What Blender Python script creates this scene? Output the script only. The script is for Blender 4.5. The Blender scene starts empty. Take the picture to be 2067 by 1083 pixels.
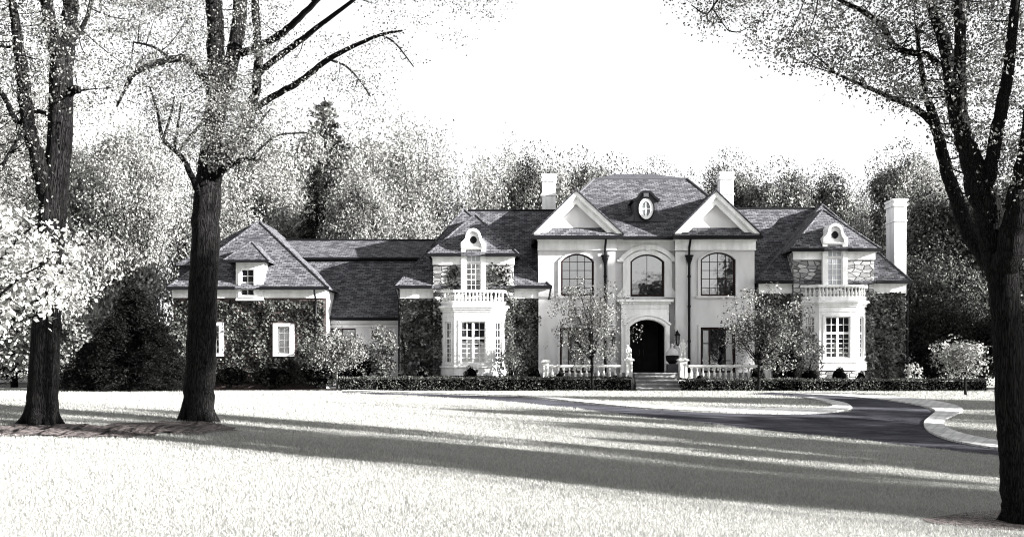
import bpy, math, random
import numpy as np
from mathutils import Vector

random.seed(7)
rng = np.random.default_rng(7)
sc = bpy.context.scene
COL = sc.collection

# ------------------------------------------------------------------ camera model
F = 2160.0            # focal length in photo pixels
CX, HY = 1033.5, 728  # principal column, horizon row
EYE = 1.58
SUN_AZ = math.radians(73)   # to the right of straight behind the camera
SUN_EL = math.radians(17)
SUN = Vector((math.sin(SUN_AZ) * math.cos(SUN_EL), -math.cos(SUN_AZ) * math.cos(SUN_EL), math.sin(SUN_EL)))


def px(x, Y): return (x - CX) * Y / F
def pz(y, Y): return EYE + (HY - y) * Y / F


def sstep(a, b, t):
    t = min(1.0, max(0.0, (t - a) / (b - a)))
    return t * t * (3 - 2 * t)


def ground(x, y):
    w = 1 - sstep(22, 47, y)
    xx = 16 * math.tanh(x / 16)
    z = -0.07 * xx * w
    z += 0.10 * math.exp(-((x + 6.3) / 3.4) ** 2 - ((y - 17.4) / 1.4) ** 2)
    return z


def ground_np(x, y):
    t = np.clip((y - 22) / 25, 0, 1); w = 1 - t * t * (3 - 2 * t)
    return -0.07 * 16 * np.tanh(x / 16) * w + 0.10 * np.exp(-((x + 6.3) / 3.4) ** 2 - ((y - 17.4) / 1.4) ** 2)


def gpix(x, y):
    """the ground point seen at photo pixel (x, y)"""
    dx, dz = (x - CX) / F, (HY - y) / F
    lo, hi = 3.0, 400.0
    Y = lo
    while Y < hi:
        if EYE + dz * Y <= ground(dx * Y, Y):
            break
        Y *= 1.01
    a, b = Y / 1.01, Y
    for _ in range(30):
        m = (a + b) / 2
        if EYE + dz * m <= ground(dx * m, m): b = m
        else: a = m
    return (dx * b, b, ground(dx * b, b))


# ------------------------------------------------------------------ materials
MATS = {}


def new_mat(name):
    m = bpy.data.materials.new(name); m.use_nodes = True
    nt = m.node_tree; nt.nodes.clear()
    out = nt.nodes.new('ShaderNodeOutputMaterial')
    MATS[name] = m
    return m, nt, out


def ramp(nt, stops):
    r = nt.nodes.new('ShaderNodeValToRGB')
    e = r.color_ramp.elements
    while len(e) < len(stops): e.new(0.5)
    for k, (p, c) in enumerate(stops):
        e[k].position = p
        e[k].color = (c[0], c[1], c[2], 1) if not isinstance(c, float) else (c, c, c, 1)
    return r


def coords(nt, kind='Object', scale=(1, 1, 1)):
    t = nt.nodes.new('ShaderNodeTexCoord'); mp = nt.nodes.new('ShaderNodeMapping')
    mp.inputs['Scale'].default_value = scale
    nt.links.new(t.outputs[kind], mp.inputs['Vector'])
    return mp.outputs['Vector']


def noise(nt, vec, scale, detail=4, rough=0.6):
    n = nt.nodes.new('ShaderNodeTexNoise')
    n.inputs['Scale'].default_value = scale; n.inputs['Detail'].default_value = detail
    n.inputs['Roughness'].default_value = rough
    if vec is not None: nt.links.new(vec, n.inputs['Vector'])
    return n.outputs['Fac']


def bump(nt, h, strength, dist):
    b = nt.nodes.new('ShaderNodeBump'); b.inputs['Strength'].default_value = strength
    b.inputs['Distance'].default_value = dist
    nt.links.new(h, b.inputs['Height'])
    return b.outputs['Normal']


def principled(nt, out, rough=0.8, spec=0.3):
    p = nt.nodes.new('ShaderNodeBsdfPrincipled')
    p.inputs['Roughness'].default_value = rough
    p.inputs['Specular IOR Level'].default_value = spec
    nt.links.new(p.outputs[0], out.inputs['Surface'])
    return p


def mat_noise(name, c0, c1, scale, rough=0.85, bstr=0.3, bdist=0.02, lo=0.35, hi=0.65, spec=0.25, stretch=(1, 1, 1)):
    m, nt, out = new_mat(name)
    v = coords(nt, 'Object', stretch)
    n = noise(nt, v, scale, 5)
    r = ramp(nt, [(lo, c0), (hi, c1)])
    nt.links.new(n, r.inputs[0])
    p = principled(nt, out, rough, spec)
    nt.links.new(r.outputs[0], p.inputs['Base Color'])
    if bstr:
        n2 = noise(nt, v, scale * 4, 4)
        nt.links.new(bump(nt, n2, bstr, bdist), p.inputs['Normal'])
    return m


def mat_brick(name, c1, c2, mortar, bw, bh, msize, bstr=0.6, bdist=0.03, rough=0.85, nz=6.0, vary=0.5, offset=0.5):
    """bricks, shingles or pavers laid along the metre-scaled UV map"""
    m, nt, out = new_mat(name)
    t = nt.nodes.new('ShaderNodeTexCoord')
    b = nt.nodes.new('ShaderNodeTexBrick')
    b.inputs['Scale'].default_value = 1.0
    b.inputs['Brick Width'].default_value = bw; b.inputs['Row Height'].default_value = bh
    b.inputs['Mortar Size'].default_value = msize; b.inputs['Mortar Smooth'].default_value = 0.3
    b.inputs['Color1'].default_value = (*c1, 1); b.inputs['Color2'].default_value = (*c2, 1)
    b.inputs['Mortar'].default_value = (*mortar, 1)
    b.offset = offset
    nt.links.new(t.outputs['UV'], b.inputs['Vector'])
    n = noise(nt, t.outputs['UV'], nz, 6, 0.7)
    r = ramp(nt, [(0.3, 1 - vary), (0.7, 1 + vary)]) if False else ramp(nt, [(0.3, float(1 - vary)), (0.7, 1.0)])
    nt.links.new(n, r.inputs[0])
    mx = nt.nodes.new('ShaderNodeMixRGB'); mx.blend_type = 'MULTIPLY'; mx.inputs[0].default_value = 1
    nt.links.new(b.outputs['Color'], mx.inputs[1]); nt.links.new(r.outputs[0], mx.inputs[2])
    p = principled(nt, out, rough, 0.25)
    nt.links.new(mx.outputs[0], p.inputs['Base Color'])
    inv = nt.nodes.new('ShaderNodeMath'); inv.operation = 'SUBTRACT'; inv.inputs[0].default_value = 1
    nt.links.new(b.outputs['Fac'], inv.inputs[1])
    ad = nt.nodes.new('ShaderNodeMath'); ad.operation = 'ADD'
    nt.links.new(inv.outputs[0], ad.inputs[0]); nt.links.new(n, ad.inputs[1])
    nt.links.new(bump(nt, ad.outputs[0], bstr, bdist), p.inputs['Normal'])
    return m


def mat_leaf(name, lo, hi, trans=0.25, tint=(1, 1, 0.96), patch=0.0, spec=0.12):
    m, nt, out = new_mat(name)
    g = nt.nodes.new('ShaderNodeNewGeometry')
    stops = [(0.0, tuple(lo * t for t in tint)), (1.0, tuple(hi * t for t in tint))]
    r = ramp(nt, stops)
    nt.links.new(g.outputs['Random Per Island'], r.inputs[0])
    if patch:      # patches of darker and paler leaves from coarse noise
        n = noise(nt, coords(nt), patch, 2, .5)
        r2 = ramp(nt, [(.40, .22 if hi < .45 else .5), (.60, 1.15)]); nt.links.new(n, r2.inputs[0])
        mm = nt.nodes.new('ShaderNodeMixRGB'); mm.blend_type = 'MULTIPLY'; mm.inputs[0].default_value = 1
        nt.links.new(r.outputs[0], mm.inputs[1]); nt.links.new(r2.outputs[0], mm.inputs[2]); r = mm
    p = nt.nodes.new('ShaderNodeBsdfPrincipled')
    p.inputs['Roughness'].default_value = 0.6; p.inputs['Specular IOR Level'].default_value = spec
    nt.links.new(r.outputs[0], p.inputs['Base Color'])
    tr = nt.nodes.new('ShaderNodeBsdfTranslucent'); nt.links.new(r.outputs[0], tr.inputs['Color'])
    mx = nt.nodes.new('ShaderNodeMixShader'); mx.inputs[0].default_value = trans
    nt.links.new(p.outputs[0], mx.inputs[1]); nt.links.new(tr.outputs[0], mx.inputs[2])
    nt.links.new(mx.outputs[0], out.inputs['Surface'])
    return m


def mat_bark(name, dark, light, sx=9.0, sz=1.6, bstr=1.0, bdist=0.05):
    m, nt, out = new_mat(name)
    v = coords(nt, 'Object', (sx, sx, sz))
    vo = nt.nodes.new('ShaderNodeTexVoronoi'); vo.feature = 'DISTANCE_TO_EDGE'
    wob = noise(nt, v, 1.5, 3)
    mixv = nt.nodes.new('ShaderNodeVectorMath'); mixv.operation = 'ADD'
    nt.links.new(v, mixv.inputs[0]); nt.links.new(wob, mixv.inputs[1])
    nt.links.new(mixv.outputs[0], vo.inputs['Vector'])
    n = noise(nt, v, 2.2, 6, 0.75)
    r = ramp(nt, [(0.02, dark), (0.16, light)])
    nt.links.new(vo.outputs['Distance'], r.inputs[0])
    r2 = ramp(nt, [(0.35, 0.35), (0.65, 1.0)])
    nt.links.new(n, r2.inputs[0])
    mx = nt.nodes.new('ShaderNodeMixRGB'); mx.blend_type = 'MULTIPLY'; mx.inputs[0].default_value = 1
    nt.links.new(r.outputs[0], mx.inputs[1]); nt.links.new(r2.outputs[0], mx.inputs[2])
    p = principled(nt, out, 0.95, 0.1)
    nt.links.new(mx.outputs[0], p.inputs['Base Color'])
    ad = nt.nodes.new('ShaderNodeMath'); ad.operation = 'ADD'
    sq = nt.nodes.new('ShaderNodeMath'); sq.operation = 'MINIMUM'; sq.inputs[1].default_value = 0.25
    nt.links.new(vo.outputs['Distance'], sq.inputs[0])
    ml = nt.nodes.new('ShaderNodeMath'); ml.operation = 'MULTIPLY'; ml.inputs[1].default_value = 3.0
    nt.links.new(sq.outputs[0], ml.inputs[0])
    nt.links.new(ml.outputs[0], ad.inputs[0]); nt.links.new(n, ad.inputs[1])
    nt.links.new(bump(nt, ad.outputs[0], bstr, bdist), p.inputs['Normal'])
    return m


def mat_stone(name, lo, hi):
    """irregular rubble walling"""
    m, nt, out = new_mat(name)
    t = nt.nodes.new('ShaderNodeTexCoord'); mp = nt.nodes.new('ShaderNodeMapping')
    mp.inputs['Scale'].default_value = (2.3, 4.6, 1); nt.links.new(t.outputs['UV'], mp.inputs['Vector'])
    cols = []
    for feat in ('F1', 'DISTANCE_TO_EDGE'):
        v = nt.nodes.new('ShaderNodeTexVoronoi'); v.feature = feat; v.voronoi_dimensions = '2D'
        v.inputs['Scale'].default_value = 1.0; v.inputs['Randomness'].default_value = 0.85
        nt.links.new(mp.outputs[0], v.inputs['Vector']); cols.append(v)
    bw = nt.nodes.new('ShaderNodeRGBToBW'); nt.links.new(cols[0].outputs['Color'], bw.inputs[0])
    n = noise(nt, t.outputs['UV'], 7, 5, .7)
    ad = nt.nodes.new('ShaderNodeMath'); ad.operation = 'MULTIPLY_ADD'; ad.inputs[1].default_value = .6; ad.inputs[2].default_value = -.1
    nt.links.new(n, ad.inputs[0])
    a2 = nt.nodes.new('ShaderNodeMath'); a2.operation = 'ADD'; nt.links.new(bw.outputs[0], a2.inputs[0]); nt.links.new(ad.outputs[0], a2.inputs[1])
    r = ramp(nt, [(0.3, float(lo)), (1.0, float(hi))]); nt.links.new(a2.outputs[0], r.inputs[0])
    e = ramp(nt, [(0.02, 0.0), (0.09, 1.0)]); nt.links.new(cols[1].outputs['Distance'], e.inputs[0])
    mx = nt.nodes.new('ShaderNodeMixRGB'); mx.inputs[1].default_value = (.06, .06, .06, 1)
    nt.links.new(e.outputs[0], mx.inputs[0]); nt.links.new(r.outputs[0], mx.inputs[2])
    p = principled(nt, out, .9, .2); nt.links.new(mx.outputs[0], p.inputs['Base Color'])
    a3 = nt.nodes.new('ShaderNodeMath'); a3.operation = 'MULTIPLY_ADD'; a3.inputs[1].default_value = .5
    nt.links.new(n, a3.inputs[0]); nt.links.new(e.outputs[0], a3.inputs[2])
    nt.links.new(bump(nt, a3.outputs[0], 1.0, .05), p.inputs['Normal'])
    return m


def mat_flat(name, c, rough=0.5, spec=0.4, metal=0.0, ior=None):
    m, nt, out = new_mat(name)
    p = principled(nt, out, rough, spec)
    p.inputs['Base Color'].default_value = (*c, 1); p.inputs['Metallic'].default_value = metal
    if ior: p.inputs['IOR'].default_value = ior
    n = noise(nt, coords(nt), 3.0, 5)
    r = ramp(nt, [(0.2, max(0.02, rough - 0.12)), (0.8, min(1.0, rough + 0.12))])
    nt.links.new(n, r.inputs[0]); nt.links.new(r.outputs[0], p.inputs['Roughness'])
    return m


def mat_glass(name):
    m, nt, out = new_mat(name)
    p = principled(nt, out, 0.03, 0.5)
    p.inputs['Base Color'].default_value = (0.006, 0.006, 0.008, 1)
    p.inputs['IOR'].default_value = 3.2
    n = noise(nt, coords(nt), 1.3, 2)
    nt.links.new(bump(nt, n, 0.12, 0.05), p.inputs['Normal'])
    return m


# weathered painted render and trim: broad faint stains
mat_noise('stucco', (0.45, 0.445, 0.45), (0.56, 0.555, 0.56), 1.3, 0.9, 0.15, 0.01, stretch=(1, 1, .3))
mat_noise('white_trim', (0.60, 0.60, 0.595), (0.80, 0.80, 0.80), 1.8, 0.7, 0.08, 0.006, spec=0.3, stretch=(1.4, 1.4, .35))
mat_noise('stone_trim', (0.5, 0.5, 0.49), (0.72, 0.72, 0.71), 3.0, 0.85, 0.25, 0.01)
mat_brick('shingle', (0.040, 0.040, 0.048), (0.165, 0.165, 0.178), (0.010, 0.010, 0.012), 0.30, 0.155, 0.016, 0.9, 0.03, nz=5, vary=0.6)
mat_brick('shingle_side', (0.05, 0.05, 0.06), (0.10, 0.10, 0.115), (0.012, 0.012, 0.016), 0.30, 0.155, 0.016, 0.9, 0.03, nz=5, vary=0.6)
mat_stone('fieldstone', 0.07, 0.42)
mat_brick('red_brick', (0.07, 0.052, 0.050), (0.11, 0.08, 0.076), (0.09, 0.085, 0.085), 0.22, 0.075, 0.01, 0.6, 0.01)
mat_brick('step_stone', (0.22, 0.22, 0.225), (0.32, 0.32, 0.32), (0.05, 0.05, 0.05), 1.1, 0.6, 0.008, 0.3, 0.01)
mat_brick('paver', (0.42, 0.42, 0.42), (0.58, 0.58, 0.575), (0.16, 0.16, 0.16), 0.34, 0.34, 0.02, 0.5, 0.02, nz=4, vary=0.3)
mat_flat('black_metal', (0.004, 0.004, 0.005), 0.6, 0.12)
mat_flat('lead', (0.055, 0.055, 0.06), 0.6, 0.2)
mat_flat('dark_frame', (0.014, 0.007, 0.006), 0.6, 0.15)
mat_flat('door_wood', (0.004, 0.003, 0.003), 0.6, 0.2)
mat_noise('curtain', (0.30, 0.30, 0.30), (0.48, 0.48, 0.48), 9.0, 0.9, 0.3, 0.02, stretch=(6, 6, 0.2))
mat_glass('glass')
mat_flat('pale_glass', (0.36, 0.37, 0.39), 0.12, 0.6)
mat_flat('oval_glass', (0.16, 0.17, 0.175), 0.15, 0.6)
def asphalt_material():
    m, nt, out = new_mat('asphalt')
    big = noise(nt, coords(nt, 'Object', (.6, 1.2, 1)), .9, 7, .72)
    fine = noise(nt, coords(nt), 38, 4, .8)
    r = ramp(nt, [(.35, (.014, .014, .018)), (.65, (.080, .080, .092))]); nt.links.new(big, r.inputs[0])
    r2 = ramp(nt, [(.3, .45), (.62, 1.35)]); nt.links.new(fine, r2.inputs[0])
    mx = nt.nodes.new('ShaderNodeMixRGB'); mx.blend_type = 'MULTIPLY'; mx.inputs[0].default_value = 1
    nt.links.new(r.outputs[0], mx.inputs[1]); nt.links.new(r2.outputs[0], mx.inputs[2])
    p = principled(nt, out, .95, .02); nt.links.new(mx.outputs[0], p.inputs['Base Color'])
    nt.links.new(bump(nt, fine, .8, .012), p.inputs['Normal'])


asphalt_material()
mat_noise('mulch', (0.012, 0.010, 0.010), (0.22, 0.185, 0.178), 14.0, 0.95, 1.0, 0.06, 0.4, 0.62)
mat_noise('statue_stone', (0.5, 0.5, 0.49), (0.72, 0.72, 0.71), 9.0, 0.8, 0.3, 0.01)
mat_bark('bark', (0.001, 0.001, 0.001), (0.030, 0.029, 0.029), 8.0, 0.7, 1.0, 0.12)
mat_bark('limb_bark', (0.001, 0.001, 0.001), (0.014, 0.014, 0.014), 9, 2.0, 0.8, 0.04)
mat_bark('pale_bark', (0.06, 0.06, 0.06), (0.22, 0.22, 0.21), 12, 3.0, 0.6, 0.03)
mat_leaf('leaf_pale', 0.05, 0.52, 0.30, patch=.42)
mat_leaf('leaf_mid', 0.012, 0.30, 0.22, patch=.45)
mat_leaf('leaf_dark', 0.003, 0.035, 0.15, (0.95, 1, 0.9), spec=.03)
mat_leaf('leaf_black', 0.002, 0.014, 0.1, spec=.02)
mat_leaf('leaf_bright', 0.12, 0.62, 0.35)
mat_leaf('leaf_tree', 0.015, 0.24, 0.25)
mat_leaf('leaf_ivy', 0.004, 0.15, 0.12, (0.97, 1, 0.93), patch=1.1, spec=.06)
mat_leaf('leaf_hedge', 0.003, 0.12, 0.12, (0.97, 1, 0.93), spec=.05)
mat_leaf('grass_blade', 0.20, 0.43, 0.3, (1.0, 1.0, 0.95))
mat_flat('core_dark', (0.002, 0.002, 0.002), 0.95, 0.0)  # near-black filler that paints in the shade inside shrubs and hedges


def lawn_material():
    m, nt, out = new_mat('lawn_turf')
    v = coords(nt, 'Object', (0.35, 1.0, 1))
    a = noise(nt, v, 0.9, 6, 0.65)
    f = noise(nt, coords(nt, 'Object', (1, 0.8, 1)), 70, 4, 0.7)
    r = ramp(nt, [(0.25, (0.21, 0.215, 0.198)), (0.75, (0.37, 0.375, 0.355))])
    nt.links.new(a, r.inputs[0])
    r2 = ramp(nt, [(0.30, 0.45), (0.52, 1.0)])
    nt.links.new(f, r2.inputs[0])
    mx = nt.nodes.new('ShaderNodeMixRGB'); mx.blend_type = 'MULTIPLY'; mx.inputs[0].default_value = 1
    nt.links.new(r.outputs[0], mx.inputs[1]); nt.links.new(r2.outputs[0], mx.inputs[2])
    p = principled(nt, out, 0.95, 0.1)
    nt.links.new(mx.outputs[0], p.inputs['Base Color'])
    nt.links.new(bump(nt, f, 1.0, 0.05), p.inputs['Normal'])


lawn_material()

# ------------------------------------------------------------------ mesh building


def root_loc(o):
    while o.parent is not None: o = o.parent
    return Vector(o.location)


def tag(o, label=None, cat=None, group=None, kind=None):
    if label: o['label'] = label
    if cat: o['category'] = cat
    if group: o['group'] = group
    if kind: o['kind'] = kind
    return o


def thing(name, loc, label, cat, group=None):
    o = bpy.data.objects.new(name, None); COL.objects.link(o)
    o.location = loc
    return tag(o, label, cat, group)


class Fr:
    """a wall frame: u runs along the wall, d comes out of it, z is up"""
    def __init__(s, x, y, ang=0.0, z=0.0):
        s.x, s.y, s.z = x, y, z
        s.dx, s.dy = math.cos(ang), math.sin(ang)
        s.nx, s.ny = math.sin(ang), -math.cos(ang)

    def P(s, u, d, z):
        return (s.x + u * s.dx + d * s.nx, s.y + u * s.dy + d * s.ny, s.z + z)


W0 = Fr(0, 0)


class MB:
    def __init__(s): s.v = []; s.f = []

    def add(s, pts, faces):
        n = len(s.v); s.v += [tuple(p) for p in pts]
        s.f += [tuple(n + i for i in f) for f in faces]

    def poly(s, pts): s.add(pts, [tuple(range(len(pts)))])

    def hexa(s, p):
        s.add(p, [(0, 3, 2, 1), (4, 5, 6, 7), (0, 1, 5, 4), (1, 2, 6, 5), (2, 3, 7, 6), (3, 0, 4, 7)])

    def box(s, x0, x1, y0, y1, z0, z1):
        s.hexa([(x0, y0, z0), (x1, y0, z0), (x1, y1, z0), (x0, y1, z0), (x0, y0, z1), (x1, y0, z1), (x1, y1, z1), (x0, y1, z1)])

    def fbox(s, f, u0, u1, d0, d1, z0, z1):
        s.hexa([f.P(u0, d1, z0), f.P(u1, d1, z0), f.P(u1, d0, z0), f.P(u0, d0, z0),
                f.P(u0, d1, z1), f.P(u1, d1, z1), f.P(u1, d0, z1), f.P(u0, d0, z1)])

    def prism(s, f, pts, d0, d1):
        n = len(pts)
        P = [f.P(u, d1, z) for u, z in pts] + [f.P(u, d0, z) for u, z in pts]
        s.add(P, [tuple(range(n)), tuple(range(2 * n - 1, n - 1, -1))] + [(i, i + n, (i + 1) % n + n, (i + 1) % n) for i in range(n)])

    def ring(s, f, outer, inner, d0, d1, closed=True):
        n = len(outer)
        P = [f.P(u, d1, z) for u, z in outer] + [f.P(u, d1, z) for u, z in inner] + \
            [f.P(u, d0, z) for u, z in outer] + [f.P(u, d0, z) for u, z in inner]
        fs = []
        for i in range(n if closed else n - 1):
            j = (i + 1) % n
            fs += [(i, j, n + j, n + i), (i, 2 * n + i, 2 * n + j, j), (n + i, n + j, 3 * n + j, 3 * n + i), (2 * n + i, 3 * n + i, 3 * n + j, 2 * n + j)]
        if not closed:
            fs += [(0, n, 3 * n, 2 * n), (n - 1, 3 * n - 1, 4 * n - 1, 2 * n - 1)]
        s.add(P, fs)

    def tube(s, pts, rad, n=8, cap=True):
        pts = [Vector(p) for p in pts]
        base = len(s.v)
        up = Vector((0.31, 0.95, 0.05)).normalized()
        for i, p in enumerate(pts):
            t = (pts[min(i + 1, len(pts) - 1)] - pts[max(i - 1, 0)])
            if t.length < 1e-9: t = Vector((0, 0, 1))
            t.normalize()
            a = t.cross(up)
            if a.length < 0.05: a = t.cross(Vector((1, 0, 0)))
            a.normalize(); b = a.cross(t)
            r = rad[i] if not callable(rad) else rad(i)
            for k in range(n):
                an = 2 * math.pi * k / n
                s.v.append(tuple(p + a * (r * math.cos(an)) + b * (r * math.sin(an))))
        for i in range(len(pts) - 1):
            for k in range(n):
                k2 = (k + 1) % n
                s.f.append((base + i * n + k, base + i * n + k2, base + (i + 1) * n + k2, base + (i + 1) * n + k))
        if cap:
            s.f.append(tuple(base + k for k in range(n - 1, -1, -1)))
            s.f.append(tuple(base + (len(pts) - 1) * n + k for k in range(n)))

    def lathe(s, x, y, z, prof, n=12, sx=1.0):
        base = len(s.v); m = len(prof)
        for r, h in prof:
            for k in range(n):
                an = 2 * math.pi * (k + 0.5) / n
                s.v.append((x + r * math.cos(an), y + r * math.sin(an), z + h))
        for i in range(m - 1):
            for k in range(n):
                k2 = (k + 1) % n
                s.f.append((base + i * n + k, base + i * n + k2, base + (i + 1) * n + k2, base + (i + 1) * n + k))
        s.f.append(tuple(base + k for k in range(n - 1, -1, -1)))
        s.f.append(tuple(base + (m - 1) * n + k for k in range(n)))

    def blob(s, c, r, n=12, m=8, rough=0.0):
        base = len(s.v)
        for i in range(m + 1):
            th = math.pi * i / m
            for k in range(n):
                an = 2 * math.pi * k / n
                q = 1 + rough * (random.random() - 0.5)
                s.v.append((c[0] + r[0] * q * math.sin(th) * math.cos(an), c[1] + r[1] * q * math.sin(th) * math.sin(an), c[2] + r[2] * q * math.cos(th)))
        for i in range(m):
            for k in range(n):
                k2 = (k + 1) % n
                s.f.append((base + i * n + k, base + (i + 1) * n + k, base + (i + 1) * n + k2, base + i * n + k2))

    def pieces(s):
        """faces grouped into pieces that touch (islands whose boxes meet)"""
        n = len(s.v); pa = list(range(n))
        def find(a):
            while pa[a] != a: pa[a] = pa[pa[a]]; a = pa[a]
            return a
        for f in s.f:
            r = find(f[0])
            for q in f[1:]: pa[find(q)] = r
        isl = {}
        for i in range(n): isl.setdefault(find(i), []).append(i)
        keys = list(isl)
        if len(keys) > 600 or len(keys) == 1: return None
        V = np.array(s.v)
        bx = [(V[isl[k]].min(0) - .03, V[isl[k]].max(0) + .03) for k in keys]
        g = list(range(len(keys)))
        def gf(a):
            while g[a] != a: g[a] = g[g[a]]; a = g[a]
            return a
        for i in range(len(keys)):
            for j in range(i):
                if gf(i) != gf(j) and (bx[i][0] <= bx[j][1]).all() and (bx[j][0] <= bx[i][1]).all(): g[gf(i)] = gf(j)
        roots = sorted({gf(i) for i in range(len(keys))})
        if len(roots) == 1: return None
        kid = {k: gf(i) for i, k in enumerate(keys)}
        out = []
        for r in roots:
            m = MB(); mp = {}
            for f in s.f:
                if kid[find(f[0])] == r:
                    for q in f:
                        if q not in mp: mp[q] = len(m.v); m.v.append(s.v[q])
                    m.f.append(tuple(mp[q] for q in f))
            out.append(m)
        return out

    def build(s, name, mat, parent=None, smooth=False, label=None, uv=True):
        if parent is not None and name not in ('limb', 'crown', 'trunk', 'stem', 'branches_or_dark_core', 'foliage'):
            pc = s.pieces()
            if pc:
                os_ = [m.build(name, mat, parent, smooth, label, uv) for m in pc]
                return os_[0]
        me = bpy.data.meshes.new(name)
        off = root_loc(parent) if parent is not None else Vector((0, 0, 0))
        V = [(a - off.x, b - off.y, c - off.z) for a, b, c in s.v]
        me.from_pydata(V, [], s.f); me.update()
        if uv:
            l = me.uv_layers.new(name='UVMap')
            dat = np.zeros((len(me.loops), 2), dtype=np.float32)
            for p in me.polygons:
                nn = p.normal
                t = Vector((-nn.y, nn.x, 0))
                if t.length < 0.12: t = Vector((1, 0, 0))
                t.normalize(); b = nn.cross(t)
                if b.z < 0: b = -b
                if abs(t.x) > abs(t.y) and t.x < 0: t = -t
                for li in p.loop_indices:
                    w = s.v[me.loops[li].vertex_index]
                    dat[li] = (w[0] * t.x + w[1] * t.y + w[2] * t.z, w[0] * b.x + w[1] * b.y + w[2] * b.z)
            l.data.foreach_set('uv', dat.ravel())
        if smooth: me.polygons.foreach_set('use_smooth', [True] * len(me.polygons))
        me.materials.append(MATS[mat] if isinstance(mat, str) else mat)
        o = bpy.data.objects.new(name, me); COL.objects.link(o)
        if parent is not None: o.parent = parent
        if label: o['label'] = label
        return o


def raw_mesh(name, V, nf, mat, k=4):
    """V: (nf*k, 3) array, every face has its own k vertices"""
    me = bpy.data.meshes.new(name)
    V = np.asarray(V, dtype=np.float32)
    me.vertices.add(nf * k); me.vertices.foreach_set('co', V.ravel())
    me.loops.add(nf * k); me.loops.foreach_set('vertex_index', np.arange(nf * k, dtype=np.int32))
    me.polygons.add(nf)
    me.polygons.foreach_set('loop_start', np.arange(0, nf * k, k, dtype=np.int32))
    me.polygons.foreach_set('loop_total', np.full(nf, k, dtype=np.int32))
    me.update(calc_edges=True)
    me.materials.append(MATS[mat])
    return me


def leaf_verts(C, size, normal=None, spread=1.0, aspect=0.6, droop=0.0):
    """pointed leaf quads at centres C; normals scattered around `normal`"""
    C = np.asarray(C); N = len(C)
    nr = rng.normal(size=(N, 3))
    nr /= np.linalg.norm(nr, axis=1, keepdims=True) + 1e-9
    if normal is not None:
        nr = nr * spread + np.asarray(normal)
        nr /= np.linalg.norm(nr, axis=1, keepdims=True) + 1e-9
    t = rng.normal(size=(N, 3)); t[:, 2] -= droop
    t -= nr * np.sum(t * nr, axis=1, keepdims=True)
    t /= np.linalg.norm(t, axis=1, keepdims=True) + 1e-9
    b = np.cross(nr, t)
    s = (size * (0.6 + 0.8 * rng.random(N)))[:, None] if np.isscalar(size) else np.asarray(size)[:, None]
    V = np.empty((N, 4, 3))
    V[:, 0] = C - t * s * 0.5
    V[:, 1] = C + b * s * aspect * 0.5 + nr * s * 0.06
    V[:, 2] = C + t * s * 0.5
    V[:, 3] = C - b * s * aspect * 0.5 + nr * s * 0.06
    return V.reshape(-1, 3)


def leaf_obj(name, C, size, mat, parent, normal=None, spread=1.0, aspect=0.6, droop=0.0):
    V = leaf_verts(C, size, normal, spread, aspect, droop)
    if parent is not None: V = V - np.array(root_loc(parent))
    me = raw_mesh(name, V, len(V) // 4, mat)
    o = bpy.data.objects.new(name, me); COL.objects.link(o)
    if parent is not None: o.parent = parent
    return o


def smooth_path(pts, n=4, jit=0.0):
    """Catmull-Rom through (x, y, z, r)"""
    P = [np.array(p, dtype=float) for p in pts]
    P = [2 * P[0] - P[1]] + P + [2 * P[-1] - P[-2]]
    out = []
    for i in range(1, len(P) - 2):
        for k in range(n):
            t = k / n
            q = 0.5 * ((2 * P[i]) + (-P[i - 1] + P[i + 1]) * t + (2 * P[i - 1] - 5 * P[i] + 4 * P[i + 1] - P[i + 2]) * t * t + (-P[i - 1] + 3 * P[i] - 3 * P[i + 1] + P[i + 2]) * t ** 3)
            if jit and out:
                q[:3] += rng.normal(size=3) * jit * q[3]
            out.append(q)
    out.append(P[-2])
    return [tuple(q[:3]) for q in out], [max(0.004, q[3]) for q in out]


# ------------------------------------------------------------------ world, sun, camera
world = bpy.data.worlds.new('World'); sc.world = world; world.use_nodes = True
nt = world.node_tree; nt.nodes.clear()
wo = nt.nodes.new('ShaderNodeOutputWorld'); bg = nt.nodes.new('ShaderNodeBackground')
sky = nt.nodes.new('ShaderNodeTexSky'); sky.sky_type = 'NISHITA'; sky.sun_disc = False
sky.sun_elevation = SUN_EL; sky.sun_rotation = math.atan2(SUN.x, SUN.y)
sky.air_density = 1.0; sky.dust_density = 1.0
hs = nt.nodes.new('ShaderNodeHueSaturation'); hs.inputs['Saturation'].default_value = 0.04
nt.links.new(sky.outputs[0], hs.inputs['Color']); nt.links.new(hs.outputs[0], bg.inputs['Color'])
bg.inputs['Strength'].default_value = 0.05
nt.links.new(bg.outputs[0], wo.inputs['Surface'])

sl = bpy.data.lights.new('sun', 'SUN'); sl.energy = 5.0; sl.angle = math.radians(0.5); sl.color = (1.0, 0.985, 0.965)
so = bpy.data.objects.new('sun', sl); COL.objects.link(so)
so.rotation_euler = SUN.to_track_quat('Z', 'Y').to_euler(); so.location = SUN * 200

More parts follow.
